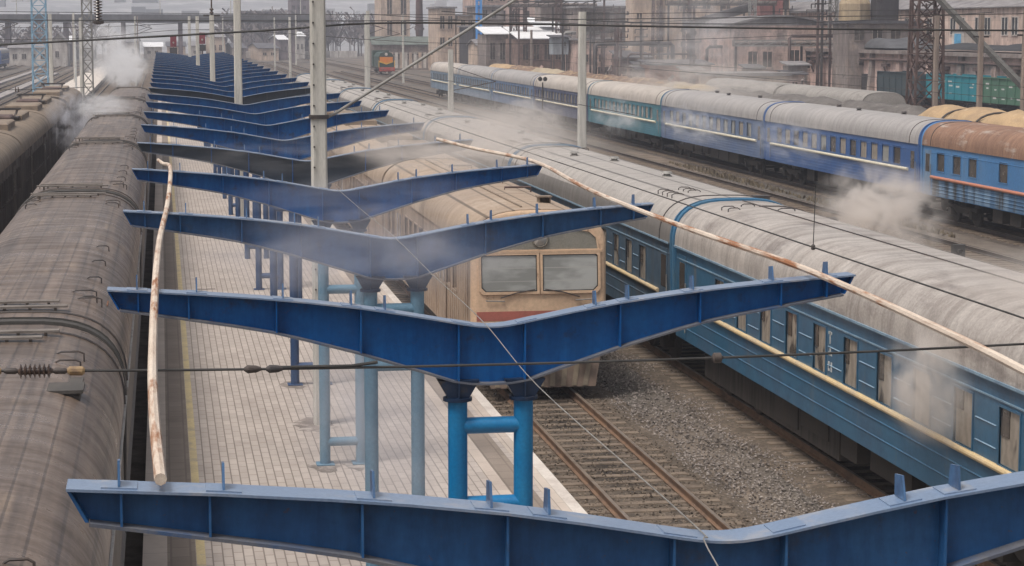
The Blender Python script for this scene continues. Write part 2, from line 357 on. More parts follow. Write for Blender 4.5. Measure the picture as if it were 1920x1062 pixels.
# ------------------------------------------------------------------ blue canopy frames
HALF = [(0, 5.52), (0.07, 5.522), (0.17, 5.532), (0.30, 5.553), (0.44, 5.580), (0.89, 5.664), (1.33, 5.738), (1.89, 5.811), (2.35, 5.860), (2.97, 5.914), (3.82, 5.972)]
BOT = [(0, 4.95), (0.2, 4.957), (0.4, 4.988), (0.65, 5.072), (0.9, 5.152), (1.36, 5.300), (1.9, 5.450), (2.22, 5.533), (2.6, 5.605), (3.05, 5.680), (3.45, 5.745), (3.70, 5.785)]
PZ = 0.35
def interp(tab, u):
    u = abs(u)
    for (a, za), (b, zb) in zip(tab, tab[1:]):
        if u <= b: return za + (zb - za) * (u - a) / (b - a)
    return tab[-1][1]
def mirror(tab): return [(-u, z - PZ) for u, z in reversed(tab)] + [(u, z - PZ) for u, z in tab[1:]]
def stiff_bm(u):
    zt, zb = interp(HALF, u) - PZ, interp(BOT, u) - PZ
    m = MB()
    for a, b in ((-0.115, -0.011), (0.011, 0.115)): m.box(u - 0.007, u + 0.007, a, b, zb, zt - 0.001)
    return m
STIFF = [s * u for s in (-1, 1) for u in (0.34, 1.33, 2.17, 3.03, 3.52)]
def canopy_frame(label, loc, detail):
    r = thing('canopy_frame', label, 'canopy frame', loc, 0, 'blue steel canopy frames along the platform')
    top, bot = mirror(HALF), mirror(BOT)
    us = sorted(set([round(u, 4) for u, _ in top if abs(u) <= 3.70] + [u for u, _ in bot]))
    m = MB()
    m.loft([[(u, -0.01, interp(BOT, u) - PZ), (u, 0.01, interp(BOT, u) - PZ), (u, 0.01, interp(HALF, u) - PZ), (u, -0.01, interp(HALF, u) - PZ)] for u in us])
    for q_ in (-1, 1): m.prism_y([(q_ * 3.70, 5.785 - PZ), (q_ * 3.795, 5.962 - PZ), (q_ * 3.70, 5.957 - PZ)], -0.0099, 0.0099)
    for q_ in (-1, 1): m.prism_y([(q_ * 3.70, 5.785 - PZ), (q_ * 3.72, 5.785 - PZ), (q_ * 3.815, 5.963 - PZ), (q_ * 3.795, 5.963 - PZ)], -0.10, 0.10)
    if not detail:
        for u in STIFF: q = stiff_bm(u); m.add(q.v, q.f)
    m.build('beam', BLUE, r)
    MB().strip(top, 0.016, -0.135, 0.135).build('top_flange', SKYLIT, r)
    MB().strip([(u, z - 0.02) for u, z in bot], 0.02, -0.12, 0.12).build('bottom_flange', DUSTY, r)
    if detail:
        for u in STIFF: stiff_bm(u).build('stiffener', BLUE, r, smooth=False)
        for u in (-3.53, -2.95, -2.1, -1.42, -1.08, -0.3, 0.36, 1.08, 1.42, 2.1, 2.95, 3.53):
            zt = interp(HALF, u) - PZ + 0.022; sl = (interp(HALF, u + 0.05) - interp(HALF, u - 0.05)) / 0.1 * (1 if u > 0 else 1)
            q = MB(); dz = sl * 0.10
            q.add([(u - 0.10, -0.10, zt - dz - 0.007), (u + 0.10, -0.10, zt + dz - 0.007), (u + 0.10, 0.10, zt + dz - 0.007), (u - 0.10, 0.10, zt - dz - 0.007), (u - 0.10, -0.10, zt - dz + 0.003), (u + 0.10, -0.10, zt + dz + 0.003), (u + 0.10, 0.10, zt + dz + 0.003), (u - 0.10, 0.10, zt - dz + 0.003)], [(0, 3, 2, 1), (4, 5, 6, 7), (0, 1, 5, 4), (1, 2, 6, 5), (2, 3, 7, 6), (3, 0, 4, 7)])
            pl = q.build('cleat_plate', SKYLIT, r, smooth=False)
            if abs(u) > 0.5:
                t_ = random.uniform(-0.02, 0.02)
                MB().prism_x([(-0.085, zt + 0.006), (0.085, zt + 0.006), (0.07 + t_, zt + 0.135), (-0.05 + t_, zt + 0.15)], u - 0.007, u + 0.007).build('cleat', CLEAT, pl, smooth=False)
    for s in (-1, 1):
        x = s * 0.34
        b = MB()
        b.loft([[(x - 0.105, -0.09, 4.80 - PZ), (x + 0.105, -0.09, 4.80 - PZ), (x + 0.105, 0.09, 4.80 - PZ), (x - 0.105, 0.09, 4.80 - PZ)], [(x - 0.21, -0.11, 4.985 - PZ), (x + 0.21, -0.11, 4.985 - PZ), (x + 0.21, 0.11, 4.985 - PZ), (x - 0.21, 0.11, 4.985 - PZ)]])
        b.box(x - 0.008, x + 0.008, -0.125, 0.125, 4.80 - PZ, 4.96 - PZ)
        b.lathe([(0.15, 4.765 - PZ), (0.15, 4.80 - PZ)], (x, 0, 0), 14)
        b.build('bracket', NAVYDARK, r)
        MB().lathe([(0.1, 0.0), (0.1, 4.765 - PZ)], (x, 0, 0), 18).build('leg', LEG, r)
        if detail: MB().box(x - 0.17, x + 0.17, -0.17, 0.17, 0.002, 0.022).build('base_plate', LEG, r, smooth=False)
    for z in (0.78, 3.68, 4.50):
        MB().tube([(-0.30, 0, z - PZ), (0.30, 0, z - PZ)], 0.085, 14).build('crossbar', LEG, r)
    return r
ORD = ['nearest', 'second', 'third', 'fourth', 'fifth', 'sixth', 'seventh', 'eighth', 'ninth', 'tenth', 'eleventh', 'twelfth']
FL = ['nearest blue V shaped canopy frame cut by the bottom of the picture',
      'second blue canopy frame from the camera, deep blue on two bright blue pipe legs',
      'third blue canopy frame from the camera, greyed by smoke before the cream cab',
      'fourth blue canopy frame from the camera, just in front of the thick concrete pole',
      'fifth blue canopy frame from the camera, dull and smoky behind the thick concrete pole',
      'sixth blue canopy frame from the camera, its right arm over the cream train roof']
f0 = canopy_frame(FL[0], (3.25, 11.7, PZ), True); f1 = None
for ch in kids(f0):
    if ch.name.split('.')[0] in ('beam', 'stiffener'): ch.material_slots[0].link = 'OBJECT'; ch.material_slots[0].material = FADED
NF = 26
for i in range(1, NF):
    y = 11.7 + 9 * i
    if i < 7: o = copy_tree(f0)
    else:
        if f1 is None: f1 = canopy_frame('x', (3.25, y, PZ), False); o = f1
        else: o = copy_tree(f1)
    o.location = (3.25, y, PZ)
    for ch in kids(o):
        st_ = ch.name.split('.')[0]; mm = None
        if st_ in ('beam', 'stiffener') and i < 7: ch.material_slots[0].link = 'OBJECT'; mm = FADED if i == 2 else BLUE
        if st_ in ('leg', 'crossbar', 'base_plate') and i >= 2: mm = PALELEG if i < 4 else NAVYLEG
        if st_ in ('beam', 'bracket') and i in (4, 9): mm = SLATEB
        if mm: ch.material_slots[0].link = 'OBJECT'; ch.material_slots[0].material = mm
    o['label'] = FL[i] if i < len(FL) else ('%s blue canopy frame counted from the camera along the platform' % ORD[i] if i < 12 else 'one of the farthest blue canopy frames, packed tight at the platform end')

# ------------------------------------------------------------------ pipes, wires on and near the frames
def smooth_path(pts, n=6):
    P = [Vector(p) for p in pts]; P = [P[0] * 2 - P[1]] + P + [P[-1] * 2 - P[-2]]; out = []
    for i in range(1, len(P) - 2):
        for k in range(n):
            t = k / n; a, b, c, d = P[i - 1], P[i], P[i + 1], P[i + 2]
            out.append(0.5 * ((2 * b) + (c - a) * t + (2 * a - 5 * b + 4 * c - d) * t * t + (3 * b - a - 3 * c + d) * t ** 3))
    out.append(P[-2]); return out
def cable(name, pts, r, m, label, cat, n=6, smooth=True, sides=8, group=None):
    o = MB().tube(smooth_path(pts, n) if smooth else pts, r, sides).build(name, m); return tag(o, label, cat, group)
cable('steel_pipe', [(5.70, 43.5, 6.22), (6.2, 41.5, 6.13), (6.92, 38.7, 6.035), (6.62, 33, 6.03), (6.50, 29.7, 6.03), (6.50, 25, 6.03), (6.58, 20.7, 6.035), (6.35, 16, 6.03), (6.18, 13.8, 6.02), (6.05, 11.7, 6.01), (6.0, 10.2, 6.0)], 0.036, RUSTPIPE, 'long rusty pale pipe lying over the right arms of the canopy frames', 'pipe')
cable('steel_pipe', [(-0.10, 44.5, 5.78), (0.0, 42, 5.86), (0.12, 38.7, 6.02), (0.10, 34, 6.04), (0.04, 29.7, 6.03), (-0.06, 25, 6.035), (-0.10, 20.7, 6.03), (-0.11, 16, 6.02), (-0.09, 13.5, 6.03), (-0.05, 11.56, 6.025)], 0.036, RUSTPIPE, 'bent pale pipe lying over the left arms of the canopy frames', 'pipe')
zc = lambda u: interp(HALF, u) + 0.028
cable('slack_cable', [(3.17, 38.7, 5.58), (3.2, 34, 5.57), (3.23, 29.7, 5.575), (3.2, 25, 5.56), (3.17, 20.7, 5.572), (3.08, 17, 5.53), (3.1, 12.0, 5.565), (3.06, 11.4, 5.54), (2.9, 9, 5.3)], 0.0045, GALV, 'thin pale cable running along the middle of the canopy frames toward the camera', 'cable')
# insulated wire across the picture
yw = 17.0
iw = thing('insulated_wire', 'wire with brown ribbed insulator and brass clamps crossing in front of the second canopy frame', 'wire', (0, yw, 0))
def wz(x): return 5.73 + 0.006 * (x - 3) ** 2 * 0.5
MB().tube([(x, 0, wz(x)) for x in [-2.2 + 0.6 * i for i in range(24)]], 0.011, 8).build('wire_strand', WIRE, iw)
prof = [(0.02, 0)]
for k in range(7): prof += [(0.028, 0.01 + k * 0.037), (0.062, 0.022 + k * 0.037), (0.055, 0.030 + k * 0.037), (0.028, 0.035 + k * 0.037)]
MB().lathe(prof + [(0.02, 0.275)], (-1.19, 0, wz(-1)), 14, 'x').build('insulator', INSUL, iw)
for x0, x1, rr, mm in ((-1.42, -1.32, 0.035, BRASS), (-1.30, -1.19, 0.026, STEEL), (-0.915, -0.80, 0.026, STEEL), (-0.80, -0.66, 0.038, BRASS)):
    MB().tube([(x0, 0, wz(x0)), (x0 + 0.02, 0, wz(x0)), (x1 - 0.02, 0, wz(x1)), (x1, 0, wz(x1))], [rr * 0.6, rr, rr, rr * 0.6], 10).build('clamp', mm, iw)
for x0 in (0.62, 0.80): MB().tube([(x0, 0, wz(x0)), (x0 + 0.03, 0, wz(x0)), (x0 + 0.10, 0, wz(x0)), (x0 + 0.14, 0, wz(x0))], [0.015, 0.035, 0.03, 0.015], 10).build('turnbuckle', STEEL, iw)
MB().tube([(0.85, 0, wz(0.9) + 0.012), (1.5, 0, wz(1.4) + 0.014), (1.72, -0.01, wz(1.7) + 0.045)], 0.014, 8).build('wire_tail', WIRE, iw)
MB().lathe([(0.02, 0), (0.045, 0.015), (0.045, 0.075), (0.02, 0.09)], (4.58, 0, wz(4.6)), 12, 'x').build('joint_clamp', STEEL, iw)
# contact wire with dropper
cw = thing('contact_wire', 'dark overhead contact wire with a dropper above the roof of the near blue coach', 'wire', (8.6, 18, 5.6))
MB().tube([(0, y, 0.01 * math.sin(y * 0.1)) for y in range(-4, 160, 4)], 0.011, 8).build('wire_strand', WIRE, cw)
MB().tube([(0, 8.78, 0.0), (0.02, 8.78, 0.84)], 0.006, 6).build('dropper', WIRE, cw)
MB().lathe([(0.01, -0.03), (0.03, -0.02), (0.03, 0.03), (0.01, 0.05)], (0, 8.78, 0), 10).build('dropper_clamp', STEEL, cw)
# cross-span wires over the yard
for (y, pts, r, lb) in ((43.3, [(-12, 7.75), (-3.17, 8.21), (1.92, 8.48), (4.32, 8.64), (7.21, 8.63), (12.7, 8.54), (18.5, 8.49), (27, 8.46)], 0.024, 'dark span wire crossing the whole yard at the thick concrete pole'),
                        (85, [(-40, 9.6), (-15, 9.0), (3, 8.85), (20, 8.95), (45, 9.3)], 0.02, 'thin span wire crossing the yard at the second platform pole'),
                        (118, [(-30, 9.7), (0, 9.4), (20, 9.35), (48, 9.7)], 0.018, 'thin high span wire in front of the factory buildings'),
                        (128, [(-40, 8.2), (-8, 7.9), (3, 8.5), (20, 7.6), (48, 8.4)], 0.018, 'thin sagging span wire crossing low over the far coaches'),
                        (127, [(-20, 5.0), (-9, 4.95), (-4, 5.1)], 0.022, 'thin low wire with twin insulators left of the brown train')):
    cable('span_wire', [(x, y, z) for x, z in pts], r, WIRE, lb, 'wire', n=5, sides=6)
for x, z in ((-8.55, 4.97), (-8.40, 4.97)):
    o = MB().lathe([(0.05, -0.03), (0.16, -0.02), (0.16, 0.03), (0.05, 0.05)], (x, 127, z), 10, 'x').build('wire_insulator', INSUL); tag(o, 'small dark insulator disc threaded on the low wire at the far left', 'insulator', 'twin insulator discs')
for i, (x, z, y0, y1, lb) in enumerate(((30.6, 6.0, 60, 330, 'contact wire above the empty far track'), (35.6, 6.1, 60, 330, 'contact wire above the far blue train'), (13.8, 6.0, 60, 260, 'contact wire above the blue coaches near the platform'))):
    pts = [(x + 0.15 * math.sin(k), y0 + (y1 - y0) * k / 10, z) for k in range(11)]
    cable('contact_wire', pts, 0.012, WIRE, 'thin dark ' + lb, 'wire', n=2, sides=5, group='thin contact wires')

# ------------------------------------------------------------------ poles
def concrete_pole(x, y, z0, z1, w0, w1, label, holes=False, group='concrete catenary poles', m=CONC):
    r = thing('catenary_pole', label, 'pole', (x, y, z0), 0, group); h = z1 - z0
    def ring(z, wd):
        a, c = wd / 2, wd * 0.12
        return [(-a + c, -a, z), (a - c, -a, z), (a, -a + c, z), (a, a - c, z), (a - c, a, z), (-a + c, a, z), (-a, a - c, z), (-a, -a + c, z)]
    MB().loft([ring(h * k / 4, w0 + (w1 - w0) * k / 4) for k in range(5)]).build('pole_shaft', m, r, sharp=20)
    if holes:
        b = MB(); z = 2.0
        while z < h - 0.3:
            wd = w0 + (w1 - w0) * z / h
            b.lathe([(0.02, -wd / 2 - 0.03), (0.02, -wd / 2 + 0.01)], (-wd * 0.34, 0, z), 8, 'y'); z += 0.42
        b.build('bolt_row', STEEL, r)
    return r
p1 = concrete_pole(3.16, 42.8, 0.35, 10.5, 0.34, 0.30, 'thick concrete pole with bolt holes standing on the platform behind the fourth canopy frame', True)
MB().box(-0.19, 0.19, -0.19, 0.19, 6.35, 6.43).build('pole_band', STEEL, p1)
MB().tube([(0.18, 0, 6.38), (0.35, 0, 6.46), (4.1, 0, 8.78), (5.5, 0, 9.6)], 0.032, 10).build('bracket_arm', GALV, p1)
MB().tube([(0.1, 0.05, 9.0), (5.4, 0.02, 9.55)], 0.016, 6).build('tie_rod', GALV, p1)
for y, z1, lb in ((85, 10.4, 'concrete pole rising from the platform among the blue frames, second nearest of the platform poles'), (127.5, 9.35, 'slim concrete pole with a wire fitting on top, third of the platform poles'), (178, 9.6, 'short looking distant concrete pole, fourth of the platform poles'), (228, 9.9, 'farthest concrete pole at the far end of the platform frames')):
    p = concrete_pole(3.05, y, 0.35, z1, 0.36, 0.28, lb)
    if y < 130 and y > 100:
        MB().box(-0.5, 0.5, -0.04, 0.04, z1 - 0.42, z1 - 0.30).build('top_bracket', STEEL, p); MB().lathe([(0.05, z1 - 0.3), (0.14, z1 - 0.2), (0.05, z1 - 0.1), (0.14, z1), (0.05, z1 + 0.1), (0.03, z1 + 1.2)], (0, 0, 0), 8).build('insulator', INSUL, p)
for x, y, z1, lb in ((20, 98.8, 9.35, 'tall pale concrete pole between the near coaches and the far blue train'), (20, 145.2, 7.1, 'shorter concrete pole in front of the pale blue far coaches'), (20, 204.5, 10.3, 'concrete pole beside the far shunter engine'), (20, 330, 10.4, 'small distant concrete pole past the right tips of the frames')):
    p = concrete_pole(x, y, -0.24, z1, 0.42, 0.34, lb)
    if y < 100: continue
    MB().tube([(0.2, 0, z1 - 2.6), (3.2, 0, z1 - 2.0)], 0.04, 6).build('bracket_arm', STEEL, p)
    MB().tube([(0.2, 0, z1 - 1.0), (3.2, 0, z1 - 2.0)], 0.025, 6).build('tie_rod', STEEL, p)
for x, y, z0, z1, wd, lb, mm in ((-6.45 - 4.2, 210, -0.24, 10.0, 0.42, 'pale concrete pole beside the blue lattice mast', CONC), (-7.55, 205, -0.24, 9.6, 0.4, 'grey concrete pole standing in smoke behind the brown train', CONC), (-8.9, 225, 0.3, 8.5, 0.22, 'thin white lamp pole on the far left platform', paint('white_pole', (0.7, 0.7, 0.68), scale=2))):
    concrete_pole(x, y, z0, z1, wd, wd * 0.8, lb, group='poles of the left yard', m=mm)
for x, y, z1, lb in ((44.6, 116.3, 9.3, 'brown grey concrete post left of the teal wagon'), (44.6, 109.6, 9.4, 'brown grey concrete post in front of the gap between teal and green wagons'), (44.6, 103.6, 9.5, 'brown grey concrete post at the right edge by the green wagon')):
    p = concrete_pole(x, y, -0.24, z1, 0.30, 0.26, lb, group='brown posts behind the far train', m=CONC2)
    MB().box(-0.45, 0.45, -0.03, 0.03, z1 - 1.1, z1 - 1.0).build('cross_bracket', STEEL, p)

# ------------------------------------------------------------------ lattice masts
def lattice(m, c, w0, w1, z0, z1, nb, r=0.05, wy=None):
    def cr(z, k):
        t = (z - z0) / (z1 - z0); a = (w0 + (w1 - w0) * t) / 2; b = (wy or (w0 + (w1 - w0) * t)) / 2
        return Vector((c[0] + (-a, a, a, -a)[k], c[1] + (-b, -b, b, b)[k], z))
    for k in range(4): m.bar(cr(z0, k), cr(z1, k), r * 2)
    for i in range(nb):
        za, zb = z0 + (z1 - z0) * i / nb, z0 + (z1 - z0) * (i + 1) / nb
        for k in range(4):
            j = (k + 1) % 4
            m.bar(cr(za, k), cr(zb, j), r); m.bar(cr(za, j), cr(zb, k), r); m.bar(cr(za, k), cr(za, j), r)
    return m
def lattice_mast(label, x, y, z0, z1, w0, w1, nb, mat, r=0.05, wy=None, group=None):
    o = thing('lattice_mast', label, 'mast', (x, y, z0), 0, group)
    lattice(MB(), (0, 0), w0, w1, 0, z1 - z0, nb, r, wy).build('mast_frame', mat, o, smooth=False); return o
rm = lattice_mast('tall rusty brown lattice mast with a leaning dark strut behind the far train', 51, 134.9, -0.24, 14, 2.2, 1.5, 8, BROWNSTEEL, 0.075, 1.6)
MB().bar((0, -1.0, 11.2), (0, -19, 4.3), 0.32, 0.34).build('strut', paint('strut_grey', (0.10, 0.095, 0.085), (0.07, 0.065, 0.06), scale=2, rough=0.7), rm)
MB().bar((-0.9, 0.3, 0), (-0.9, 0.3, 13.5), 0.14).bar((0.5, -0.2, 0), (0.5, -0.2, 13.5), 0.16).build('down_pipe', BROWNSTEEL, rm)
m_ = MB()
for i in range(40):
    a = i / 40 * 4.5; m_.bar((random.uniform(-0.7, 0.7), random.uniform(-0.6, 0.6), 6 + a * 1.2), (random.uniform(-0.7, 0.7), random.uniform(-0.6, 0.6), 6 + a * 1.2 + random.uniform(-0.6, 0.6)), 0.07)
m_.build('bracing', BROWNSTEEL, rm, smooth=False)
lattice_mast('pale blue lattice mast standing in haze at the far left', -10.6, 190, -0.24, 13, 1.35, 1.2, 11, paint('mast_blue', (0.22, 0.38, 0.52), (0.26, 0.42, 0.54), scale=1, rough=0.6), 0.05)
for x, y, z1, wd in ((-18.9, 250, 11, .35), (-24.8, 300, 11.5, .35), (-13.2, 330, 11, .35), (-29.8, 380, 11, .35), (-15.6, 430, 11, .35), (-20.2, 500, 12, .4), (-3.9, 330, 10.5, .3), (-4.5, 420, 11, .3), (12.2, 420, 11, .3), (24, 450, 11, .35), (29, 300, 10.5, .35), (33, 520, 12, .4), (20, 560, 11, .35), (39, 340, 11, .35)):
    p = concrete_pole(x, y, -0.24, z1, wd, wd * 0.8, 'one of the thin distant poles with bracket arms standing in the hazy yard', group='thin distant yard poles', m=CONC2 if x % 2 > 1 else CONC)
    MB().tube([(0, -0.25, z1 - 1.0), (2.6, -0.25, z1 - 1.6)], 0.05, 5).tube([(0, -0.25, z1 - 2.6), (2.6, -0.25, z1 - 1.6)], 0.05, 5).build('bracket_arm', STEEL, p)
for (y, xa, xb, z) in ((250, -34, 8, 9.6), (300, -40, 10, 10.2), (380, -46, 20, 11), (420, -40, 60, 10.6), (205, 20, 62, 10.0), (150, 20, 62, 9.8)):
    cable('span_wire', [(xa + (xb - xa) * k / 6, y, z - 0.9 * math.sin(math.pi * k / 6)) for k in range(7)], 0.035, WIRE, 'one of the thin dark wires sagging across the distant yard', 'wire', n=3, sides=5, group='thin distant span wires')
hm = lattice_mast('grey lattice mast fading into smoke above the left platform', -5.6, 165, -0.24, 12.5, 0.75, 0.7, 14, GALV, 0.05)
for y, x, w_, lb, h in ((300, 71.9, 1.3, 'dark lattice tower with pipes among the factory buildings', 15), (296, 75.4, 1.0, 'second dark lattice tower right of the pale tank', 15), (345, 58.2, 1.0, 'thin dark lattice mast in front of the white sheet roofs', 14), (344, 59.9, 0.5, 'slender dark post mast beside the white sheet roofs', 14), (342, 65.2, 0.9, 'dark lattice mast in front of the pale blue cabin', 14), (280, 80.6, 0.9, 'grey lattice mast beside the arched hall', 13), (262, 86.3, 1.0, 'grey lattice mast by the tan tank', 13.5)):
    lattice_mast(lb, x, y, -0.24, h, w_, w_ * 0.9, 9, BROWNSTEEL if y > 290 else GALV, 0.07, group='dark masts among the factory buildings')
lattice_mast('bright blue lattice mast beside the beige office', 60.6, 400, -0.24, 15, 0.8, 0.8, 10, paint('mast_bright_blue', (0.06, 0.30, 0.75), (0.10, 0.33, 0.68), scale=1, rough=0.6), 0.16)
h = thing('hanging_insulator', 'dark insulator string hanging into the top of the picture over the left train', 'insulator', (-2.15, 75, 8.8))
prof = [(0.03, 0)]
for k in range(8): prof += [(0.05, 0.03 + k * 0.1), (0.16, 0.06 + k * 0.1), (0.14, 0.09 + k * 0.1), (0.05, 0.11 + k * 0.1)]
MB().lathe(prof, (0, 0, 0), 12).build('disc_string', INSUL, h); MB().tube([(0, 0, 0.8), (0, 0, 3)], 0.05, 8).build('hanger_rod', STEEL, h)
MB().lathe([(0.05, -0.12), (0.2, -0.08), (0.2, 0.0), (0.05, 0.03)], (0, 0, 0), 10).build('weight', STEEL, h)

# ------------------------------------------------------------------ rolling stock
def sup(a, p): return math.copysign(abs(a) ** p, a)
def roof_prof(hw, z0, h, n=22, px=0.62, pz=0.80):
    return [(hw * sup(math.cos(math.pi * k / n), px), z0 + h * sup(math.sin(math.pi * k / n), pz)) for k in range(n + 1)]
def side_panel(m, x, s, y0, y1, z0, z1, wins, depth=0.06):
    """outer wall at x (facing s) with real openings; wins = (ya, yb, za, zb) in one row"""
    def q(a, b, c, d):
        m.add([(x, a, c), (x, b, c), (x, b, d), (x, a, d)], [(0, 1, 2, 3) if s > 0 else (3, 2, 1, 0)])
    if not wins: q(y0, y1, z0, z1); return
    za, zb = wins[0][2], wins[0][3]
    q(y0, y1, z0, za); q(y0, y1, zb, z1); p = y0
    for a, b, *_ in wins:
        q(p, a, za, zb); p = b; xi = x - s * depth
        m.add([(x, a, za), (x, b, za), (x, b, zb), (x, a, zb), (xi, a, za), (xi, b, za), (xi, b, zb), (xi, a, zb)], [(0, 1, 5, 4), (1, 2, 6, 5), (2, 3, 7, 6), (3, 0, 4, 7)])
    q(p, y1, za, zb)
def curtain_mat():
    t = NT('curtained_window'); v = t.coords(rand=True); tc = t.coords((1, 1, 1), rand=False); y = t.sep(tc)[1]
    fold = t.math('SINE', t.math('ADD', t.math('MULTIPLY', y, 24), t.math('MULTIPLY', t.noise(v, 3), 12)))
    cloth = t.mix(t.rng(fold, -1, 1), (0.255, 0.22, 0.18), (0.33, 0.285, 0.235))
    f = t.rng(t.noise(t.coords((1, 1.0, 0.55)), 1.7, 3), 0.60, 0.66)
    return t.done(t.mix(f, cloth, (0.07, 0.062, 0.055)), 0.22, 0, 0.5)
CURT = curtain_mat()
DARKWIN = paint('dark_window', (0.055, 0.047, 0.042), (0.12, 0.10, 0.085), scale=1.0, rough=0.2, spec=0.5)
BRIGHTWIN = paint('pale_window', (0.30, 0.30, 0.28), (0.10, 0.10, 0.10), scale=0.9, rough=0.2, amt=(0.47, 0.53))
def bogie(r, y, m=DARK, hw=1.0):
    b = MB()
    for sx in (-hw, hw):
        b.prism_x([(y - 1.75, 0.62), (y - 1.2, 0.72), (y - 0.6, 0.50), (y + 0.6, 0.50), (y + 1.2, 0.72), (y + 1.75, 0.62), (y + 1.75, 0.82), (y + 0.7, 0.80), (y - 0.7, 0.80), (y - 1.75, 0.82)], sx - 0.09, sx + 0.09)
        for dy in (-1.2, 1.2): b.box(sx - 0.16, sx + 0.16, y + dy - 0.17, y + dy + 0.17, 0.34, 0.66)
    b.box(-hw, hw, y - 0.3, y + 0.3, 0.5, 0.95)
    o = b.build('bogie', m, r)
    for dy in (-1.2, 1.2):
        MB().lathe([(0.07, -0.86), (0.475, -0.86), (0.475, -0.73), (0.44, -0.72), (0.07, -0.71), (0.07, 0.71), (0.44, 0.72), (0.475, 0.73), (0.475, 0.86), (0.07, 0.86)], (0, y + dy, 0.475), 18, 'x').build('wheelset', m, o)
def coach(label, loc, L, c, roof, s=-1, wins=(), win_z=(2.05, 2.92), panes=None, belt=None, belt_z=1.98, belt_r=0.055, group=None, gutter=None, ribs=((1.28, 1.46, 1.64, 1.82), (3.02, 3.16)), detail=1, gang=None, rim=1.035, roof_h=1.05, top=3.30, cat='railway coach', name='passenger_coach', vents=(), vent_m=None, door_m=None, arcs=(), boards=(), under=True, doors=True, seed=1):
    rnd = random.Random(seed)
    r = thing(name, label, cat, loc, 0, group); h = L / 2; hw = 1.55
    wl = [(a, b, win_z[0], win_z[1]) for a, b in wins]
    m = MB(); side_panel(m, s * hw, s, -h, h, 1.10, top + 0.02, wl)
    x2 = -s * hw
    m.add([(x2, -h, 1.10), (x2, h, 1.10), (x2, h, top + 0.02), (x2, -h, top + 0.02)], [(0, 1, 2, 3)])
    ep = [(-hw, 1.10), (hw, 1.10), (hw, top)] + [(x * 0.985, z - 0.02) for x, z in roof_prof(hw, top, roof_h)][1:-1] + [(-hw, top)]
    for y in (-h, h): m.add([(x, y, z) for x, z in ep], [tuple(range(len(ep)))])
    m.add([(-hw, -h, 1.10), (hw, -h, 1.10), (hw, h, 1.10), (-hw, h, 1.10)], [(0, 1, 2, 3)])
    for z in ribs[0] + ribs[1]: m.prism_y([(s * hw, z - 0.014), (s * (hw + 0.016), z), (s * hw, z + 0.014)], -h + 0.05, h - 0.05)
    m.build('body', c, r, sharp=25)
    rp = roof_prof(hw + 0.045, top - 0.0, roof_h + 0.02); ip = roof_prof(hw - 0.01, top, roof_h - 0.03)
    m = MB(); ys = [(-h - 0.12, 0.985), (-h, 1.0), (h, 1.0), (h + 0.12, 0.985)]
    loop = rp + ip[::-1]
    m.loft([[(x * k, y, top + (z - top) * k) for x, z in loop] for y, k in ys])
    ro = m.build('roof', roof, r, sharp=40)
    if gutter:
        MB().box(min(s * (hw + 0.046), s * (hw + 0.075)), max(s * (hw + 0.046), s * (hw + 0.075)), -h, h, top - 0.03, top + 0.012).build('gutter', gutter, r, smooth=False)
        z = ribs[1][0] if ribs[1] else 3.1
        MB().box(min(s * (hw + 0.004), s * (hw + 0.022)), max(s * (hw + 0.004), s * (hw + 0.022)), -h + 0.3, h - 0.3, z - 0.015, z + 0.012).build('rain_strip', gutter, r, smooth=False)
    if belt: MB().tube([(s * (hw + belt_r * 0.4), -h + 1.15, belt_z), (s * (hw + belt_r * 0.4), h - 1.15, belt_z)], belt_r, 10).build('belt_rail', belt, r)
    for k, (a, b, za, zb) in enumerate(wl):
        f = MB(); t_ = 0.035; xo0, xo1 = sorted((s * (hw - 0.02), s * (hw + 0.018)))
        for bx in ((a - t_, b + t_, za - t_, za), (a - t_, b + t_, zb, zb + t_), (a - t_, a, za, zb), (b, b + t_, za, zb)): f.box(xo0, xo1, *bx)
        fo = f.build('window', c, r, smooth=False)
        pm = panes[k % len(panes)] if panes else CURT
        x0, x1 = sorted((s * (hw - 0.065), s * (hw - 0.03)))
        MB().box(x0, x1, a, b, za, zb).build('pane', pm, fo, smooth=False)
        if detail > 1 and rnd.random() < 0.85:
            x0, x1 = sorted((s * (hw - 0.029), s * (hw - 0.015))); w_ = rnd.choice((0.3, 0.36, 0.42))
            MB().box(x0, x1, b - (b - a) * w_, b - 0.02, za + (zb - za) * rnd.choice((0.45, 0.5, 0.62)), zb - 0.02).build('vent_pane', DARKWIN, fo, smooth=False)
        if detail > 1 and k + 1 < len(wl):
            pass
    if detail > 1:
        for (a, b, *_), (a2, *_2) in zip(wl, wl[1:]):
            if a2 - b > 0.5 and gutter:
                for z in (2.25, 2.60): MB().prism_y([(s * hw, z - 0.012), (s * (hw + 0.018), z), (s * hw, z + 0.012)], b + 0.12, a2 - 0.12).build('side_rib', gutter, r, smooth=False)
    if doors:
        for e in (-1, 1):
            x0, x1 = sorted((s * (hw - 0.03), s * (hw + 0.012))); yc = e * (h - 0.62)
            d = MB().box(x0, x1, yc - 0.38, yc + 0.38, 1.14, 3.12).build('door', door_m or c, r, smooth=False)
            x0, x1 = sorted((s * (hw + 0.0), s * (hw + 0.02)))
            MB().box(x0, x1, yc - 0.24, yc + 0.24, 2.15, 2.95).build('door_window', DARKWIN, d, smooth=False)
            MB().tube([(s * (hw + 0.05), yc - 0.46, 1.3), (s * (hw + 0.05), yc - 0.46, 2.5)], 0.015, 6).build('handrail', GALV, d)
    gm = gang or c
    gp = roof_prof(hw * rim, 3.30, roof_h * (1.0 + (rim - 1) * 1.4)); gp = [(hw * 1.0, 1.15)] + gp + [(-hw * 1.0, 1.15)]
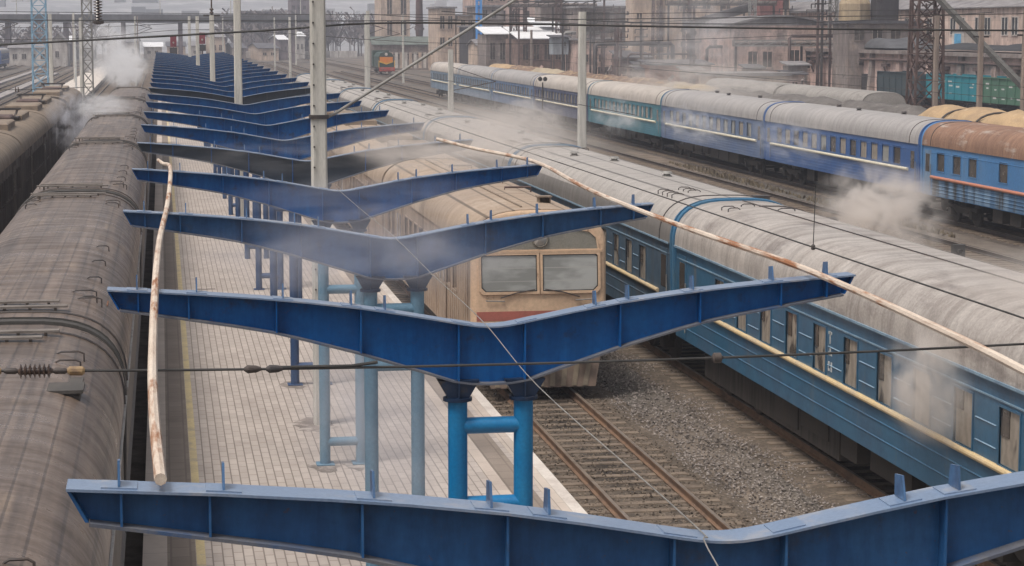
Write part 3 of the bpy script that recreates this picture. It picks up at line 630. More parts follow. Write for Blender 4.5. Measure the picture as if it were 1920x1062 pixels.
    for e in (-1, 1):
        MB().loft([[(x * k, e * (h + d), 1.15 + (z - 1.15) * k) for x, z in gp] for d, k in ((0.125, 0.97), (0.13, 1.0), (0.25, 1.005), (0.26, 0.97), (0.29, 0.95))]).build('gangway', gm, r, sharp=30)
    if under:
        for e in (-1, 1): bogie(r, e * (h - 3.6))
        b = MB(); rr = random.Random(seed)
        y = -h + 6
        while y < h - 7:
            l = rr.uniform(0.9, 2.2); b.box(-1.25, 1.25, y, y + l, rr.uniform(0.4, 0.62), 1.09); y += l + rr.uniform(0.15, 0.8)
        b.build('underframe_box', DARK, r, smooth=False)
    for (x, y) in vents:
        z = top + roof_h * (max(0, 1 - abs(x / (hw + 0.045)) ** (1 / 0.62 * 2))) ** 0.40
        MB().lathe([(0.13, z - 0.12), (0.15, z + 0.03), (0.10, z + 0.06), (0.10, z + 0.09), (0.17, z + 0.10), (0.12, z + 0.16)], (x, y, 0), 12).build('roof_vent', vent_m or GALV, r)
    for y in arcs:
        pts = [(x, y, z + 0.008) for x, z in roof_prof(hw + 0.05, top, roof_h + 0.02)]
        MB().tube(pts, 0.02, 6).build('roof_strap', STEEL, r)
    for (x0, x1, y) in boards:
        z = top + roof_h + 0.05
        b = MB().box(x0, x1, y - 0.09, y + 0.09, z, z + 0.03)
        for k in range(5): xx = x0 + (x1 - x0) * (k + 0.5) / 5; b.box(xx - 0.02, xx + 0.02, y - 0.05, y + 0.05, z - 0.25, z)
        b.build('roof_board', paint('board_grey', (0.20, 0.175, 0.155), (0.14, 0.12, 0.105), scale=3, rough=0.8), r, smooth=False)
    return r
def loops(r, spots, m=STEEL, top=3.3, roof_h=1.05):
    for (x, y, w_) in spots:
        z = top + roof_h * (max(0.0, 1 - abs(x / 1.6) ** 3.2)) ** 0.40 + 0.02
        MB().tube([(x - w_, y, z - 0.12), (x - w_, y, z + 0.03), (x - w_ * 0.6, y, z + 0.06), (x + w_ * 0.6, y, z + 0.06), (x + w_, y, z + 0.03), (x + w_, y, z - 0.12)], 0.014, 6).build('grab_rail', m, r)

# ---- grey roofed coaches left of the platform
ROOF_A = roof_mat('brown_grey_roof', (0.185, 0.140, 0.112), (0.118, 0.091, 0.074), (0.235, 0.178, 0.13), seam=0.25, rough=0.36, panel=1.15, pl=0.03, cellv=0.10, sl_=0.6, lengthwise=0.75)
BODY_A = paint('coach_brown', (0.10, 0.085, 0.075), (0.16, 0.14, 0.12), (0.06, 0.05, 0.045), scale=0.8, rough=0.6)
GREYTRIM = paint('grey_trim', (0.42, 0.40, 0.37), (0.30, 0.28, 0.26), scale=2, rough=0.6)
A_lab = ['nearest grey brown roofed coach left of the platform, filling the lower left corner', 'second grey brown roofed coach by the platform, with a rusty hatch on its roof', 'third grey brown roofed coach by the platform, just before the roof steam',
         'fourth grey brown roofed coach left of the platform, steam drifting off its roof end', 'fifth grey brown roofed coach left of the platform, behind the white steam', 'farthest grey brown roofed coach left of the platform, half lost in white steam']
a0 = coach(A_lab[0], (-2.2, 18.0, 0), 23.8, BODY_A, ROOF_A, s=1, gutter=GREYTRIM, doors=False, gang=paint('gangway_dark', (0.07, 0.065, 0.06), scale=2, rough=0.8), group='grey brown roofed coaches', ribs=((1.3, 1.5, 1.7), (3.0,)),
           vents=(), arcs=(-11.3, 11.2), boards=((-1.1, 0.75, 10.9), (-1.0, 0.55, 10.3), (-1.1, 0.75, -11.0), (-1.0, 0.6, -10.4)), seed=3)
loops(a0, [(0.95, 9.4, 0.18), (0.95, 8.7, 0.16), (-0.95, 9.6, 0.18), (1.0, -9.4, 0.2), (-0.9, -9.6, 0.2), (0.9, -8.7, 0.2), (-0.95, 8.6, 0.14)] + [(1.0, -9.2 + 2.6 * k, 0.12) for k in range(4)])
for i in range(1, 6):
    o = copy_tree(a0); o.location = (-2.2, 18.0 + 24.5 * i, 0); o['label'] = A_lab[i]
    if i == 1:
        MB().box(0.95, 1.28, -8.9, -8.3, 3.98, 4.13).build('roof_hatch', paint('hatch_rust', (0.20, 0.09, 0.045), (0.13, 0.065, 0.04), scale=4, rough=0.9), o, smooth=False)
bx = MB().box(0.82, 1.18, 6.6, 7.1, 4.0, 4.28).box(0.78, 1.22, 6.55, 7.15, 4.28, 4.32).box(0.86, 1.14, 7.35, 7.8, 4.0, 4.22).box(0.82, 1.18, 7.3, 7.85, 4.22, 4.26)
bx.build('vent_box', paint('box_grey', (0.06, 0.055, 0.05), (0.10, 0.09, 0.08), scale=3, rough=0.7), a0, smooth=False)

# ---- blue coaches on the near right
BLUE_D = paint('coach_teal_blue', (0.032, 0.115, 0.20), (0.045, 0.10, 0.165), (0.095, 0.115, 0.135), scale=0.7, rough=0.42, amt3=(0.58, 0.74), scale3=2.0, stretch3=(1, 1, 0.35), spec=0.5)
BLUE_D2 = paint('coach_grey_blue', (0.06, 0.105, 0.15), (0.055, 0.085, 0.12), (0.10, 0.105, 0.11), scale=0.8, rough=0.5, amt3=(0.5, 0.7), scale3=2, stretch3=(1, 1, 0.35))
ROOF_D = roof_mat('pale_stained_roof', (0.47, 0.425, 0.385), (0.29, 0.255, 0.23), (0.18, 0.15, 0.135), rough=0.46, panel=2.9, amt3=(0.54, 0.74))
ROOF_D2 = roof_mat('pale_roof', (0.42, 0.385, 0.355), (0.34, 0.315, 0.29), (0.21, 0.19, 0.175), rough=0.6, panel=2.9, amt3=(0.6, 0.8), seam=0.8)
CREAM = paint('cream_belt', (0.62, 0.47, 0.26), (0.50, 0.40, 0.27), scale=1.2, rough=0.5)
WHITEMARK = paint('side_marks', (0.55, 0.56, 0.55), scale=3, rough=0.6)
TRIM_D = paint('trim_pale_blue', (0.20, 0.30, 0.38), (0.15, 0.22, 0.30), scale=2, rough=0.5)  # on the side ribs this pale tone is a painted highlight
GANG_D = paint('gangway_blue', (0.035, 0.14, 0.26), (0.06, 0.14, 0.21), scale=1.5, rough=0.6)
wn = [(y - 0.38, y + 0.38) for y in [-8.36 + 1.81 * k for k in range(10)]]
LD = 23.9; YD = 37.0
dn = coach('nearest blue coach with stained pale roof and cream belt rail at the right edge', (13.82, YD, 0), LD, BLUE_D, ROOF_D, wins=wn, belt=CREAM, gutter=TRIM_D, detail=2, gang=GANG_D, group='blue coaches beside the empty track', vents=(), arcs=(), seed=5, ribs=((1.40, 1.70), (3.02,)))
MB().box(-1.22, 1.22, 0.4, 10.4, 0.34, 1.095).build('battery_box', paint('skirt_dust', (0.05, 0.041, 0.034), (0.032, 0.027, 0.023), scale=1.5, rough=0.9, stretch=(1, 4, 0.5)), dn, smooth=False)
MB().tube([(x_, 10.2, z_ + 0.004) for x_, z_ in roof_prof(1.6, 3.3, 1.07) if -0.2 < x_ < 1.3], 0.03, 6).build('roof_strap', STEEL, dn)
loops(dn, [(-0.75, 10.2, 0.16), (-0.75, 9.7, 0.14), (-0.25, 10.3, 0.16), (0.3, 9.0, 0.2)])
for k in range(3): MB().tube([(-1.0 + 0.05 * math.sin(j), -9 + j * 1.0, 3.3 + 1.05 * 0.885) for j in range(20)], 0.008, 5).build('roof_seam', STEEL, dn) if k == 0 else None
MB().tube([(0.05, y, 4.385) for y in (-11.8, 0, 11.8)], 0.012, 6).build('roof_seam', STEEL, dn)
D_lab = ['second blue coach on the near right, beside the cream cab', 'third blue coach on the near right, its white roof seen over the cream train', 'fourth coach of the near right blue row, only its pale roof showing', 'fifth coach of the near right blue row, white roof beyond the frame arms',
         'sixth coach of the near right blue row, white roof far down the yard', 'farthest coach of the near right blue row, a small white roof']
d2 = coach(D_lab[0], (13.82, YD + 24.55, 0), LD, BLUE_D2, ROOF_D2, wins=[(y - 0.38, y + 0.38) for y in [-9.0 + 1.62 * k for k in range(12)]], belt=CREAM, gutter=TRIM_D, gang=GANG_D, group='blue coaches beside the empty track', ribs=((1.40, 1.70), (3.02,)), detail=2, vents=[(0.3, -4), (0.3, 3), (-0.4, 6)], arcs=(-11.0, 11.0), seed=8)
loops(d2, [(-0.9, -8.6, 0.16), (-0.9, -9.1, 0.16), (-0.9, -9.6, 0.16), (-0.9, -10.1, 0.16), (-0.4, -8.8, 0.16), (-0.4, -9.3, 0.16), (-0.4, -9.8, 0.16), (0.6, 9.5, 0.2)])
for i in range(1, 6):
    o = copy_tree(d2); o.location = (13.82, YD + 24.55 * (i + 1), 0); o['label'] = D_lab[i]

q_ = MB()
for (y_, z_, w_, h_) in ((0.06, 2.66, 0.05, 0.24), (-0.02, 2.84, 0.2, 0.05), (-0.03, 2.44, 0.08, 0.07), (0.09, 2.44, 0.08, 0.07), (0.03, 2.52, 0.08, 0.06), (-0.05, 2.14, 0.07, 0.18), (0.09, 2.14, 0.09, 0.05), (0.09, 2.27, 0.09, 0.05), (0.15, 2.19, 0.03, 0.08)): q_.box(-1.558, -1.5515, y_ - 0.02, y_ + w_ - 0.02, z_, z_ + h_)
q_.build('white_marks', WHITEMARK, dn, smooth=False)
# ---- far blue train
WHITEROOF = roof_mat('white_roof', (0.40, 0.375, 0.36), (0.32, 0.30, 0.29), (0.36, 0.33, 0.30), rough=0.6, panel=4.0, amt3=(0.62, 0.8))
DUSTROOF = roof_mat('dusty_roof', (0.50, 0.45, 0.40), (0.42, 0.37, 0.33), (0.30, 0.26, 0.23), rough=0.7, panel=4.0)
RUSTROOF = roof_mat('rusty_roof', (0.30, 0.175, 0.115), (0.20, 0.115, 0.08), (0.48, 0.42, 0.37), rough=0.75, panel=3.0, amt3=(0.57, 0.72))
CREAMW = paint('cream_line', (0.72, 0.66, 0.50), (0.6, 0.55, 0.42), scale=1.2, rough=0.5)
def blues(n, a, b, c=None): return paint(n, a, b, c or tuple(x * 0.55 + 0.06 for x in a), scale=0.6, rough=0.45, amt3=(0.56, 0.74), scale3=1.6, stretch3=(1, 1, 0.3))
def row(y0, y1, n, w_): return [(y0 + (y1 - y0) * k / (n - 1) - w_ / 2, y0 + (y1 - y0) * k / (n - 1) + w_ / 2) for k in range(n)]
EG = 'coaches of the far blue train'
E_spec = [
    ('light blue coach with a rusty roof and salmon stripe at the right edge', 77.9, blues('far_blue_a', (0.065, 0.20, 0.42), (0.095, 0.23, 0.43)), RUSTROOF, [(y - 0.46, y + 0.46) for y in (10.0, 8.1, 6.3, 3.0, -0.6, -2.4, -4.2, -6.0, -7.8)][::-1], (DARKWIN,), paint('salmon_line', (0.52, 0.20, 0.12), (0.42, 0.2, 0.14), scale=2, rough=0.6), 1.93),
    ('deep blue coach with a clean white roof, next to the rusty roofed coach', 103.0, blues('far_blue_b', (0.035, 0.105, 0.29), (0.06, 0.13, 0.30)), WHITEROOF, row(-9.5, 9.5, 13, 0.95), (DARKWIN, BRIGHTWIN, CURT, CURT, DARKWIN, CURT), CREAMW, 2.08),
    ('pale dusty blue coach with white flecked windows behind the smoke', 128.1, blues('far_blue_c', (0.10, 0.155, 0.28), (0.15, 0.19, 0.28)), WHITEROOF, row(-9.5, 9.5, 12, 0.95), (BRIGHTWIN, CURT, BRIGHTWIN), CREAMW, 2.08),
    ('teal coach of the far train just right of the tall concrete pole', 153.2, blues('far_blue_d', (0.03, 0.165, 0.225), (0.075, 0.19, 0.225)), DUSTROOF, row(-9.6, 9.6, 15, 0.88), (BRIGHTWIN, CURT), CREAMW, 2.08),
    ('indigo coach of the far train just left of the tall concrete pole', 178.3, blues('far_blue_e', (0.07, 0.085, 0.155), (0.085, 0.10, 0.165)), DUSTROOF, row(-9.6, 9.6, 15, 0.88), (BRIGHTWIN, CURT), CREAMW, 2.08),
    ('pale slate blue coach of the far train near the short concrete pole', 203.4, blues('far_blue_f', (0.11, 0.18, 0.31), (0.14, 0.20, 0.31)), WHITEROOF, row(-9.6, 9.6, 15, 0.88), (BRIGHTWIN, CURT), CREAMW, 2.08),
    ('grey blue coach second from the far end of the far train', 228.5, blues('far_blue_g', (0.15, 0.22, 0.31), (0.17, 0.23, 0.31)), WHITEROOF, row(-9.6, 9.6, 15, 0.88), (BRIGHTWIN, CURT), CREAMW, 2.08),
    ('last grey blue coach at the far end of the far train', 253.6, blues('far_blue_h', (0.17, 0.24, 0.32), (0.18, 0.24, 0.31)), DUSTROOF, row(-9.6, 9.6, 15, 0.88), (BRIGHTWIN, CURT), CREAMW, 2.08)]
for i, (lb, yc, c, ro, wi, pn, bt, bz) in enumerate(E_spec):
    ec = coach(lb, (35.6, yc, 0), 24.4, c, ro, vent_m=STEEL, door_m=paint('pale_door', (0.17, 0.27, 0.40), (0.13, 0.2, 0.3), scale=1.5) if i == 0 else None, wins=wi, win_z=(2.24, 3.06), panes=pn, belt=bt, belt_z=bz, belt_r=0.075, group=EG, gang=c, rim=1.03 if i == 1 else 1.01, seed=20 + i, under=True, ribs=((1.3, 1.45, 1.6, 1.75), (3.02,)), vents=[(0.4, 5), (0.4, -5), (-0.2, 0)] if i < 3 else (), arcs=(-11.2, 11.2))

    if i == 0:
        dp = MB().box(-1.562, -1.5515, -11.0, 11.0, 1.13, 1.86)
        for z in (1.3, 1.45, 1.6, 1.75): dp.prism_y([(-1.562, z - 0.02), (-1.585, z), (-1.562, z + 0.02)], -11.0, 11.0)
        dp.build('lower_panel', paint('dirty_panel', (0.16, 0.25, 0.36), (0.07, 0.14, 0.24), (0.05, 0.055, 0.06), scale=1.4, stretch=(1, 1, 0.15), rough=0.7, amt3=(0.52, 0.62), scale3=1.2, amt=(0.44, 0.56)), ec, smooth=False)
# ---- cream electric train on the empty track
CREAMB = paint('emu_cream', (0.64, 0.45, 0.30), (0.55, 0.38, 0.255), (0.27, 0.155, 0.10), scale=0.9, rough=0.5, amt3=(0.63, 0.74), scale3=3)
EMUSIDE = paint('emu_side', (0.36, 0.27, 0.20), (0.27, 0.205, 0.155), (0.17, 0.12, 0.09), scale=0.7, rough=0.65, amt3=(0.55, 0.72), scale3=2, stretch3=(1, 1, 0.25))
ROOF_C = roof_mat('tan_roof', (0.40, 0.305, 0.225), (0.33, 0.25, 0.185), (0.46, 0.37, 0.29), rough=0.7, panel=5.0, seam=0.62)
REDST = paint('faded_red', (0.42, 0.13, 0.10), (0.34, 0.12, 0.09), scale=3, rough=0.6)
BANDG = paint('cab_panel_grey', (0.24, 0.225, 0.19), (0.19, 0.18, 0.15), scale=2, rough=0.3)
def cab_glass():
    t = NT('cab_glass'); z = t.sep(t.coords((1, 1, 1), rand=False))[2]
    col = t.mix(t.rng(t.noise(t.coords((0.6, 1, 1.6)), 1.6, 3), 0.42, 0.6), (0.26, 0.265, 0.25), (0.40, 0.405, 0.39))
    shelf = t.math('LESS_THAN', t.math('ABSOLUTE', t.math('SUBTRACT', z, 2.93)), 0.012)
    shelf2 = t.math('LESS_THAN', t.math('ABSOLUTE', t.math('SUBTRACT', z, 2.62)), 0.010)
    col = t.mix(t.math('MULTIPLY', t.math('ADD', shelf, shelf2), 0.6), col, (0.42, 0.41, 0.38))
    return t.done(col, 0.1, 0, 0.5)
CABG = cab_glass()
def emu_body_prof(hw=1.62, z0=0.95, top=3.42, rh=0.86):
    return [(-hw, z0), (hw, z0), (hw, top)] + roof_prof(hw, top, rh, 20, 0.7, 0.85)[1:-1] + [(-hw, top)]
def emu_car(label, loc, L, cab, group, side, roofm, bodym, s=-1, front=None, rot=0, roof_boxes=()):
    r = thing('electric_train_car', label, 'train car', loc, rot, group); hw = 1.62
    # side windows and doors
    wl = []; ya = 2.4 if cab else 1.6; k = 0
    ylist = []; y = ya + 0.6
    while y < L - 1.2:
        if not (L * 0.22 < y < L * 0.22 + 1.6 or L * 0.72 < y < L * 0.72 + 1.6): ylist.append(y)
        y += 1.15
    wl = [(y - 0.36, y + 0.36, 2.10, 2.98) for y in ylist]
    y0 = 0.42 if cab else 0.0
    m = MB(); side_panel(m, s * hw, s, y0, L, 0.95, 3.42, wl, 0.07)
    m.add([(-s * hw, y0, 0.95), (-s * hw, L, 0.95), (-s * hw, L, 3.42), (-s * hw, y0, 3.42)], [(0, 1, 2, 3)])
    pf = emu_body_prof()
    m.add([(x, L, z) for x, z in pf], [tuple(range(len(pf)))])
    if not cab: m.add([(x, 0, z) for x, z in pf], [tuple(range(len(pf)))])
    for yy in [y0 + 0.4 + 0.38 * i for i in range(int((L - y0 - 0.5) / 0.38))]:
        if any(a - 0.1 < yy < b + 0.1 for a, b, *_ in wl): m.box(min(s * hw, s * (hw + 0.018)), max(s * hw, s * (hw + 0.018)), yy - 0.02, yy + 0.02, 1.0, 2.02)
        else: m.box(min(s * hw, s * (hw + 0.018)), max(s * hw, s * (hw + 0.018)), yy - 0.02, yy + 0.02, 1.0, 3.36)
    m.build('body', bodym, r, sharp=25)
    rp = roof_prof(hw + 0.03, 3.40, 0.90, 20, 0.7, 0.85); ip = roof_prof(hw - 0.04, 3.40, 0.82, 20, 0.7, 0.85)
    ys = [(0.42, 1.0), (L, 1.0)] if cab else [(0, 1.0), (L, 1.0)]
    MB().loft([[(x, y, z) for x, z in rp + ip[::-1]] for y, _ in ys]).build('roof', roofm, r, sharp=40)
    for a, b, za, zb in wl:
        f = MB(); x0, x1 = sorted((s * (hw - 0.02), s * (hw + 0.02)))
        for bxx in ((a - 0.04, b + 0.04, za - 0.04, za), (a - 0.04, b + 0.04, zb, zb + 0.04), (a - 0.04, a, za, zb), (b, b + 0.04, za, zb)): f.box(x0, x1, *bxx)
        fo = f.build('window', bodym, r, smooth=False); x0, x1 = sorted((s * (hw - 0.09), s * (hw - 0.065)))
        MB().box(x0, x1, a, b, za, zb).build('pane', DARKWIN, fo, smooth=False)
    for yc in (L * 0.22 + 0.8, L * 0.72 + 0.8):
        x0, x1 = sorted((s * (hw + 0.019), s * (hw + 0.035)))
        d = MB().box(x0, x1, yc - 0.68, yc - 0.02, 1.0, 3.2).box(x0, x1, yc + 0.02, yc + 0.68, 1.0, 3.2).build('door', bodym, r, smooth=False)
        x0, x1 = sorted((s * (hw + 0.03), s * (hw + 0.045)))
        MB().box(x0, x1, yc - 0.5, yc - 0.2, 2.1, 2.95).box(x0, x1, yc + 0.2, yc + 0.5, 2.1, 2.95).build('door_window', DARKWIN, d, smooth=False)
    for yb in (3.4, L - 3.4): bogie(r, yb)
    MB().box(-1.3, 1.3, 6.0, L - 6.0, 0.45, 0.96).build('underframe_box', DARK, r, smooth=False)
    for (x0, x1, a, b, h_, mm) in roof_boxes:
        zb = 3.40 + 0.90 * (max(0.0, 1 - (max(abs(x0), abs(x1)) / (hw + 0.03)) ** 2.86)) ** 0.42 - 0.1
        q = MB().loft([[(x0, a, zb), (x1, a, zb), (x1, b, zb), (x0, b, zb)], [(x0, a, 4.28 + h_ * 0.8), (x1, a, 4.28 + h_ * 0.8), (x1, b, 4.28 + h_ * 0.8), (x0, b, 4.28 + h_ * 0.8)], [(x0 + 0.08, a + 0.08, 4.28 + h_), (x1 - 0.08, a + 0.08, 4.28 + h_), (x1 - 0.08, b - 0.08, 4.28 + h_), (x0 + 0.08, b - 0.08, 4.28 + h_)]])
        q.build('roof_box', mm, r, smooth=False)
    if not cab:
        gp = [(-1.0, 1.2), (1.0, 1.2), (1.0, 3.3), (0.85, 3.5), (-0.85, 3.5), (-1.0, 3.3)]
        MB().prism_y(gp, -0.3, -0.003).build('gangway', DARK, r, smooth=False)
    return r
def cab_front(r):
    # rounded nose, local y from 0.42 forward to 0.0
    pf = emu_body_prof()
    def ring(y, k, rake=0.10):
        return [(x * k, y + (z - 0.95) * rake * (1 - y / 0.42), 0.95 + (z - 0.95) * (0.5 + 0.5 * k) if z > 3.42 else z) for x, z in pf]
    MB().loft([ring(0.425, 1.0), ring(0.22, 1.0), ring(0.10, 0.985), ring(0.03, 0.955), ring(0.0, 0.92)]).build('nose', CREAMB, r, sharp=40)
    fy = lambda z: (z - 0.95) * 0.10
    def panel(name, pts, d0, d1, m, par):
        return MB().loft([[(x, fy(z) - d0, z) for x, z in pts], [(x, fy(z) - d1, z) for x, z in pts]]).build(name, m, par, smooth=False)
    def ringframe(name, pts, wd, d0, d1, m, par):
        cx = sum(p[0] for p in pts) / len(pts); cz = sum(p[1] for p in pts) / len(pts); n = len(pts); q = MB()
        out_ = [(x + math.copysign(wd, x - cx), z + math.copysign(wd, z - cz)) for x, z in pts]
        for i in range(n):
            j = (i + 1) % n
            a = [pts[i], pts[j], out_[j], out_[i]]
            q.loft([[(x, fy(z) - d0, z) for x, z in a], [(x, fy(z) - d1, z) for x, z in a]])
        return q.build(name, m, par, smooth=False)
    for s in (-1, 1):
        pts = [(s * 0.07, 2.38), (s * 1.30, 2.38), (s * 1.40, 2.48), (s * 1.40, 3.20), (s * 1.36, 3.24), (s * 0.07, 3.24)]
        wd = ringframe('windscreen', pts, 0.06, -0.02, 0.045, CREAMB, r)
        panel('pane', pts, -0.005, 0.012, CABG, wd)
        inn = [(x - math.copysign(0.022, x - s * 0.73), z - math.copysign(0.022, z - 2.81)) for x, z in pts]
        ringframe('seal', inn, 0.024, -0.002, 0.02, WIRE, wd)
        MB().tube([(s * 0.95, fy(2.3) - 0.05, 2.24), (s * 0.55, fy(2.4) - 0.06, 2.36), (s * 0.12, fy(2.42) - 0.05, 2.43)], 0.014, 6).build('wiper', STEEL, wd)
        MB().tube([(s * 0.85, fy(2.2) - 0.05, 2.16), (s * 1.3, fy(2.2) - 0.05, 2.18)], 0.016, 6).build('handrail', GALV, r)
    up = [(-1.40, 3.36), (1.40, 3.36), (1.36, 3.62), (1.20, 3.76), (0.6, 3.87), (-0.6, 3.87), (-1.20, 3.76), (-1.36, 3.62)]
    ringframe('destination_panel', up, 0.05, -0.02, 0.04, CREAMB, r); panel('panel_glass', up, -0.005, 0.012, BANDG, r)
    MB().box(-1.5, 1.5, fy(3.3) - 0.05, fy(3.3) + 0.02, 3.275, 3.335).build('cross_bar', CREAMB, r, smooth=False)
    hl = MB().lathe([(0.20, 0.02), (0.20, -0.05), (0.175, -0.07), (0.165, -0.05)], (0.02, fy(3.6), 3.60), 20, 'y').build('headlight', BANDG, r)
    t = NT('headlight_glass'); MB().lathe([(0.16, 0.0), (0.16, -0.055), (0.08, -0.085), (0.01, -0.09)], (0.02, fy(3.6), 3.60), 18, 'y').build('lens', t.done((0.55, 0.53, 0.5), 0.1, 0.6), hl)
    panel('red_stripe', [(-1.52, 1.70), (1.52, 1.70), (1.52, 1.92), (-1.52, 1.92)], -0.004, 0.006, REDST, r)
    for s in (-1, 1):
        MB().lathe([(0.13, 0.05), (0.13, -0.06), (0.11, -0.08)], (s * 1.15, fy(1.45), 1.45), 14, 'y').build('marker_light', BANDG, r)
        MB().lathe([(0.12, 0.3), (0.12, -0.35), (0.24, -0.36), (0.24, -0.42)], (s * 0.9, 0.0, 1.06), 14, 'y').build('buffer', DARK, r)
    q = MB().loft([[(-1.45, 0.0, 0.92), (1.45, 0.0, 0.92), (1.45, 0.3, 0.92), (-1.45, 0.3, 0.92)], [(-1.25, -0.35, 0.16), (1.25, -0.35, 0.16), (1.25, 0.0, 0.16), (-1.25, 0.0, 0.16)]]).build('pilot', paint('pilot_dark', (0.16, 0.11, 0.08), (0.11, 0.08, 0.06), scale=3), r, smooth=False)
    st = MB()
    for k in range(-4, 5):
        x = k * 0.28; st.add([(x * 1.06 - 0.06, -0.052, 0.84), (x * 1.06 + 0.06, -0.052, 0.84), (x * 0.93 + 0.01, -0.362, 0.19), (x * 0.93 - 0.11, -0.362, 0.19)], [(0, 1, 2, 3)])
    st.build('pilot_stripe', paint('pilot_cream', (0.20, 0.155, 0.105), (0.15, 0.12, 0.085), scale=3), q, smooth=False)
    MB().box(-0.16, 0.16, -0.62, 0.0, 0.9, 1.2).box(-0.3, 0.3, -0.75, -0.55, 0.88, 1.24).build('coupler', DARK, r, smooth=False)
EMU_G = 'cars of the cream electric train'
boxm = paint('roof_box_tan', (0.27, 0.21, 0.155), (0.20, 0.155, 0.12), scale=2, rough=0.7)
c0 = emu_car('leading car of the cream electric train with two cab windows and a headlight', (8.71, 47.8, 0), 19.9, True, EMU_G, -1, ROOF_C, EMUSIDE)
cab_front(c0)
hb = MB().box(0.36, 0.66, 2.55, 2.58, 4.12, 4.42).box(0.36, 0.39, 2.3, 2.58, 4.12, 4.42).box(0.63, 0.66, 2.3, 2.58, 4.12, 4.42).box(0.33, 0.69, 2.26, 2.6, 4.42, 4.45).build('horn_box', boxm, c0, smooth=False)
for yy, xx in ((6.5, 0.55), (9.0, 0.2), (12.0, 0.5), (15.5, 0.3)): MB().tube([(xx - 0.35, yy, 4.2), (xx - 0.35, yy, 4.36), (xx + 0.35, yy, 4.36), (xx + 0.35, yy, 4.2)], 0.03, 6).build('roof_rail', BROWNSTEEL, c0)
for xx in (-0.9, -0.3): MB().box(xx - 0.02, xx + 0.02, 1.0, 19.4, 4.12 if xx < -0.5 else 4.27, 4.17 if xx < -0.5 else 4.33).build('roof_conduit', boxm, c0, smooth=False)
c1 = emu_car('second car of the cream electric train, its tan roof between the smoky frames', (8.71, 68.1, 0), 19.9, False, EMU_G, -1, ROOF_C, EMUSIDE, roof_boxes=((-0.7, 0.7, 4, 7, 0.25, boxm), (-0.6, 0.6, 10, 12, 0.3, boxm), (-0.7, 0.7, 14.5, 16, 0.2, boxm)))
for i, lb in ((2, 'third car of the cream electric train, glimpsed under the frames'), (3, 'last visible car of the cream electric train beyond the frame arms')):
    o = copy_tree(c1); o.location = (8.71, 68.1 + 20.3 * (i - 1), 0); o['label'] = lb

# ---- brown electric train at far left
BROWNB = paint('brown_side', (0.105, 0.08, 0.066), (0.075, 0.058, 0.05), (0.15, 0.12, 0.10), scale=0.8, rough=0.65, amt3=(0.55, 0.72), scale3=2, stretch3=(1, 1, 0.25))
ROOF_B = roof_mat('brown_roof', (0.26, 0.20, 0.145), (0.19, 0.148, 0.11), (0.14, 0.11, 0.085), rough=0.7, panel=4.0)
BG = 'cars of the brown electric train'
eq = ((-0.8, 0.9, 2.0, 6.5, 0.25, boxm), (-0.6, 0.6, 8.2, 10.5, 0.32, BROWNSTEEL), (-0.85, 0.85, 12.0, 17.5, 0.22, boxm))
b0 = emu_car('brown electric train car at the left edge with tan roof boxes', (-7.4, 67.0, 0), 21.6, False, BG, 1, ROOF_B, BROWNB, s=1, roof_boxes=eq)
pg = MB()
for yy in (11.0, 11.9):
    for xx in (-0.5, 0.5): pg.bar((xx, yy, 4.3), (xx * 1.3, yy + 0.7, 4.75), 0.05)
pg.box(-0.75, 0.75, 10.6, 12.8, 4.40, 4.46); pg.bar((-0.8, 11.6, 4.78), (0.8, 11.6, 4.78), 0.08).bar((-0.8, 12.4, 4.78), (0.8, 12.4, 4.78), 0.08)
pg.build('pantograph', STEEL, b0, smooth=False)
for k, lb in ((1, 'brown electric train car second in its row, smoke hanging by its side'), (2, 'brown electric train car third in its row, past the hanging smoke'), (3, 'farthest brown electric train car, ending in front of the pale left platform')):
    o = copy_tree(b0); o.location = (-7.4, 67.0 + 22.0 * k + (2.5 if k == 3 else 0), 0); o['label'] = lb

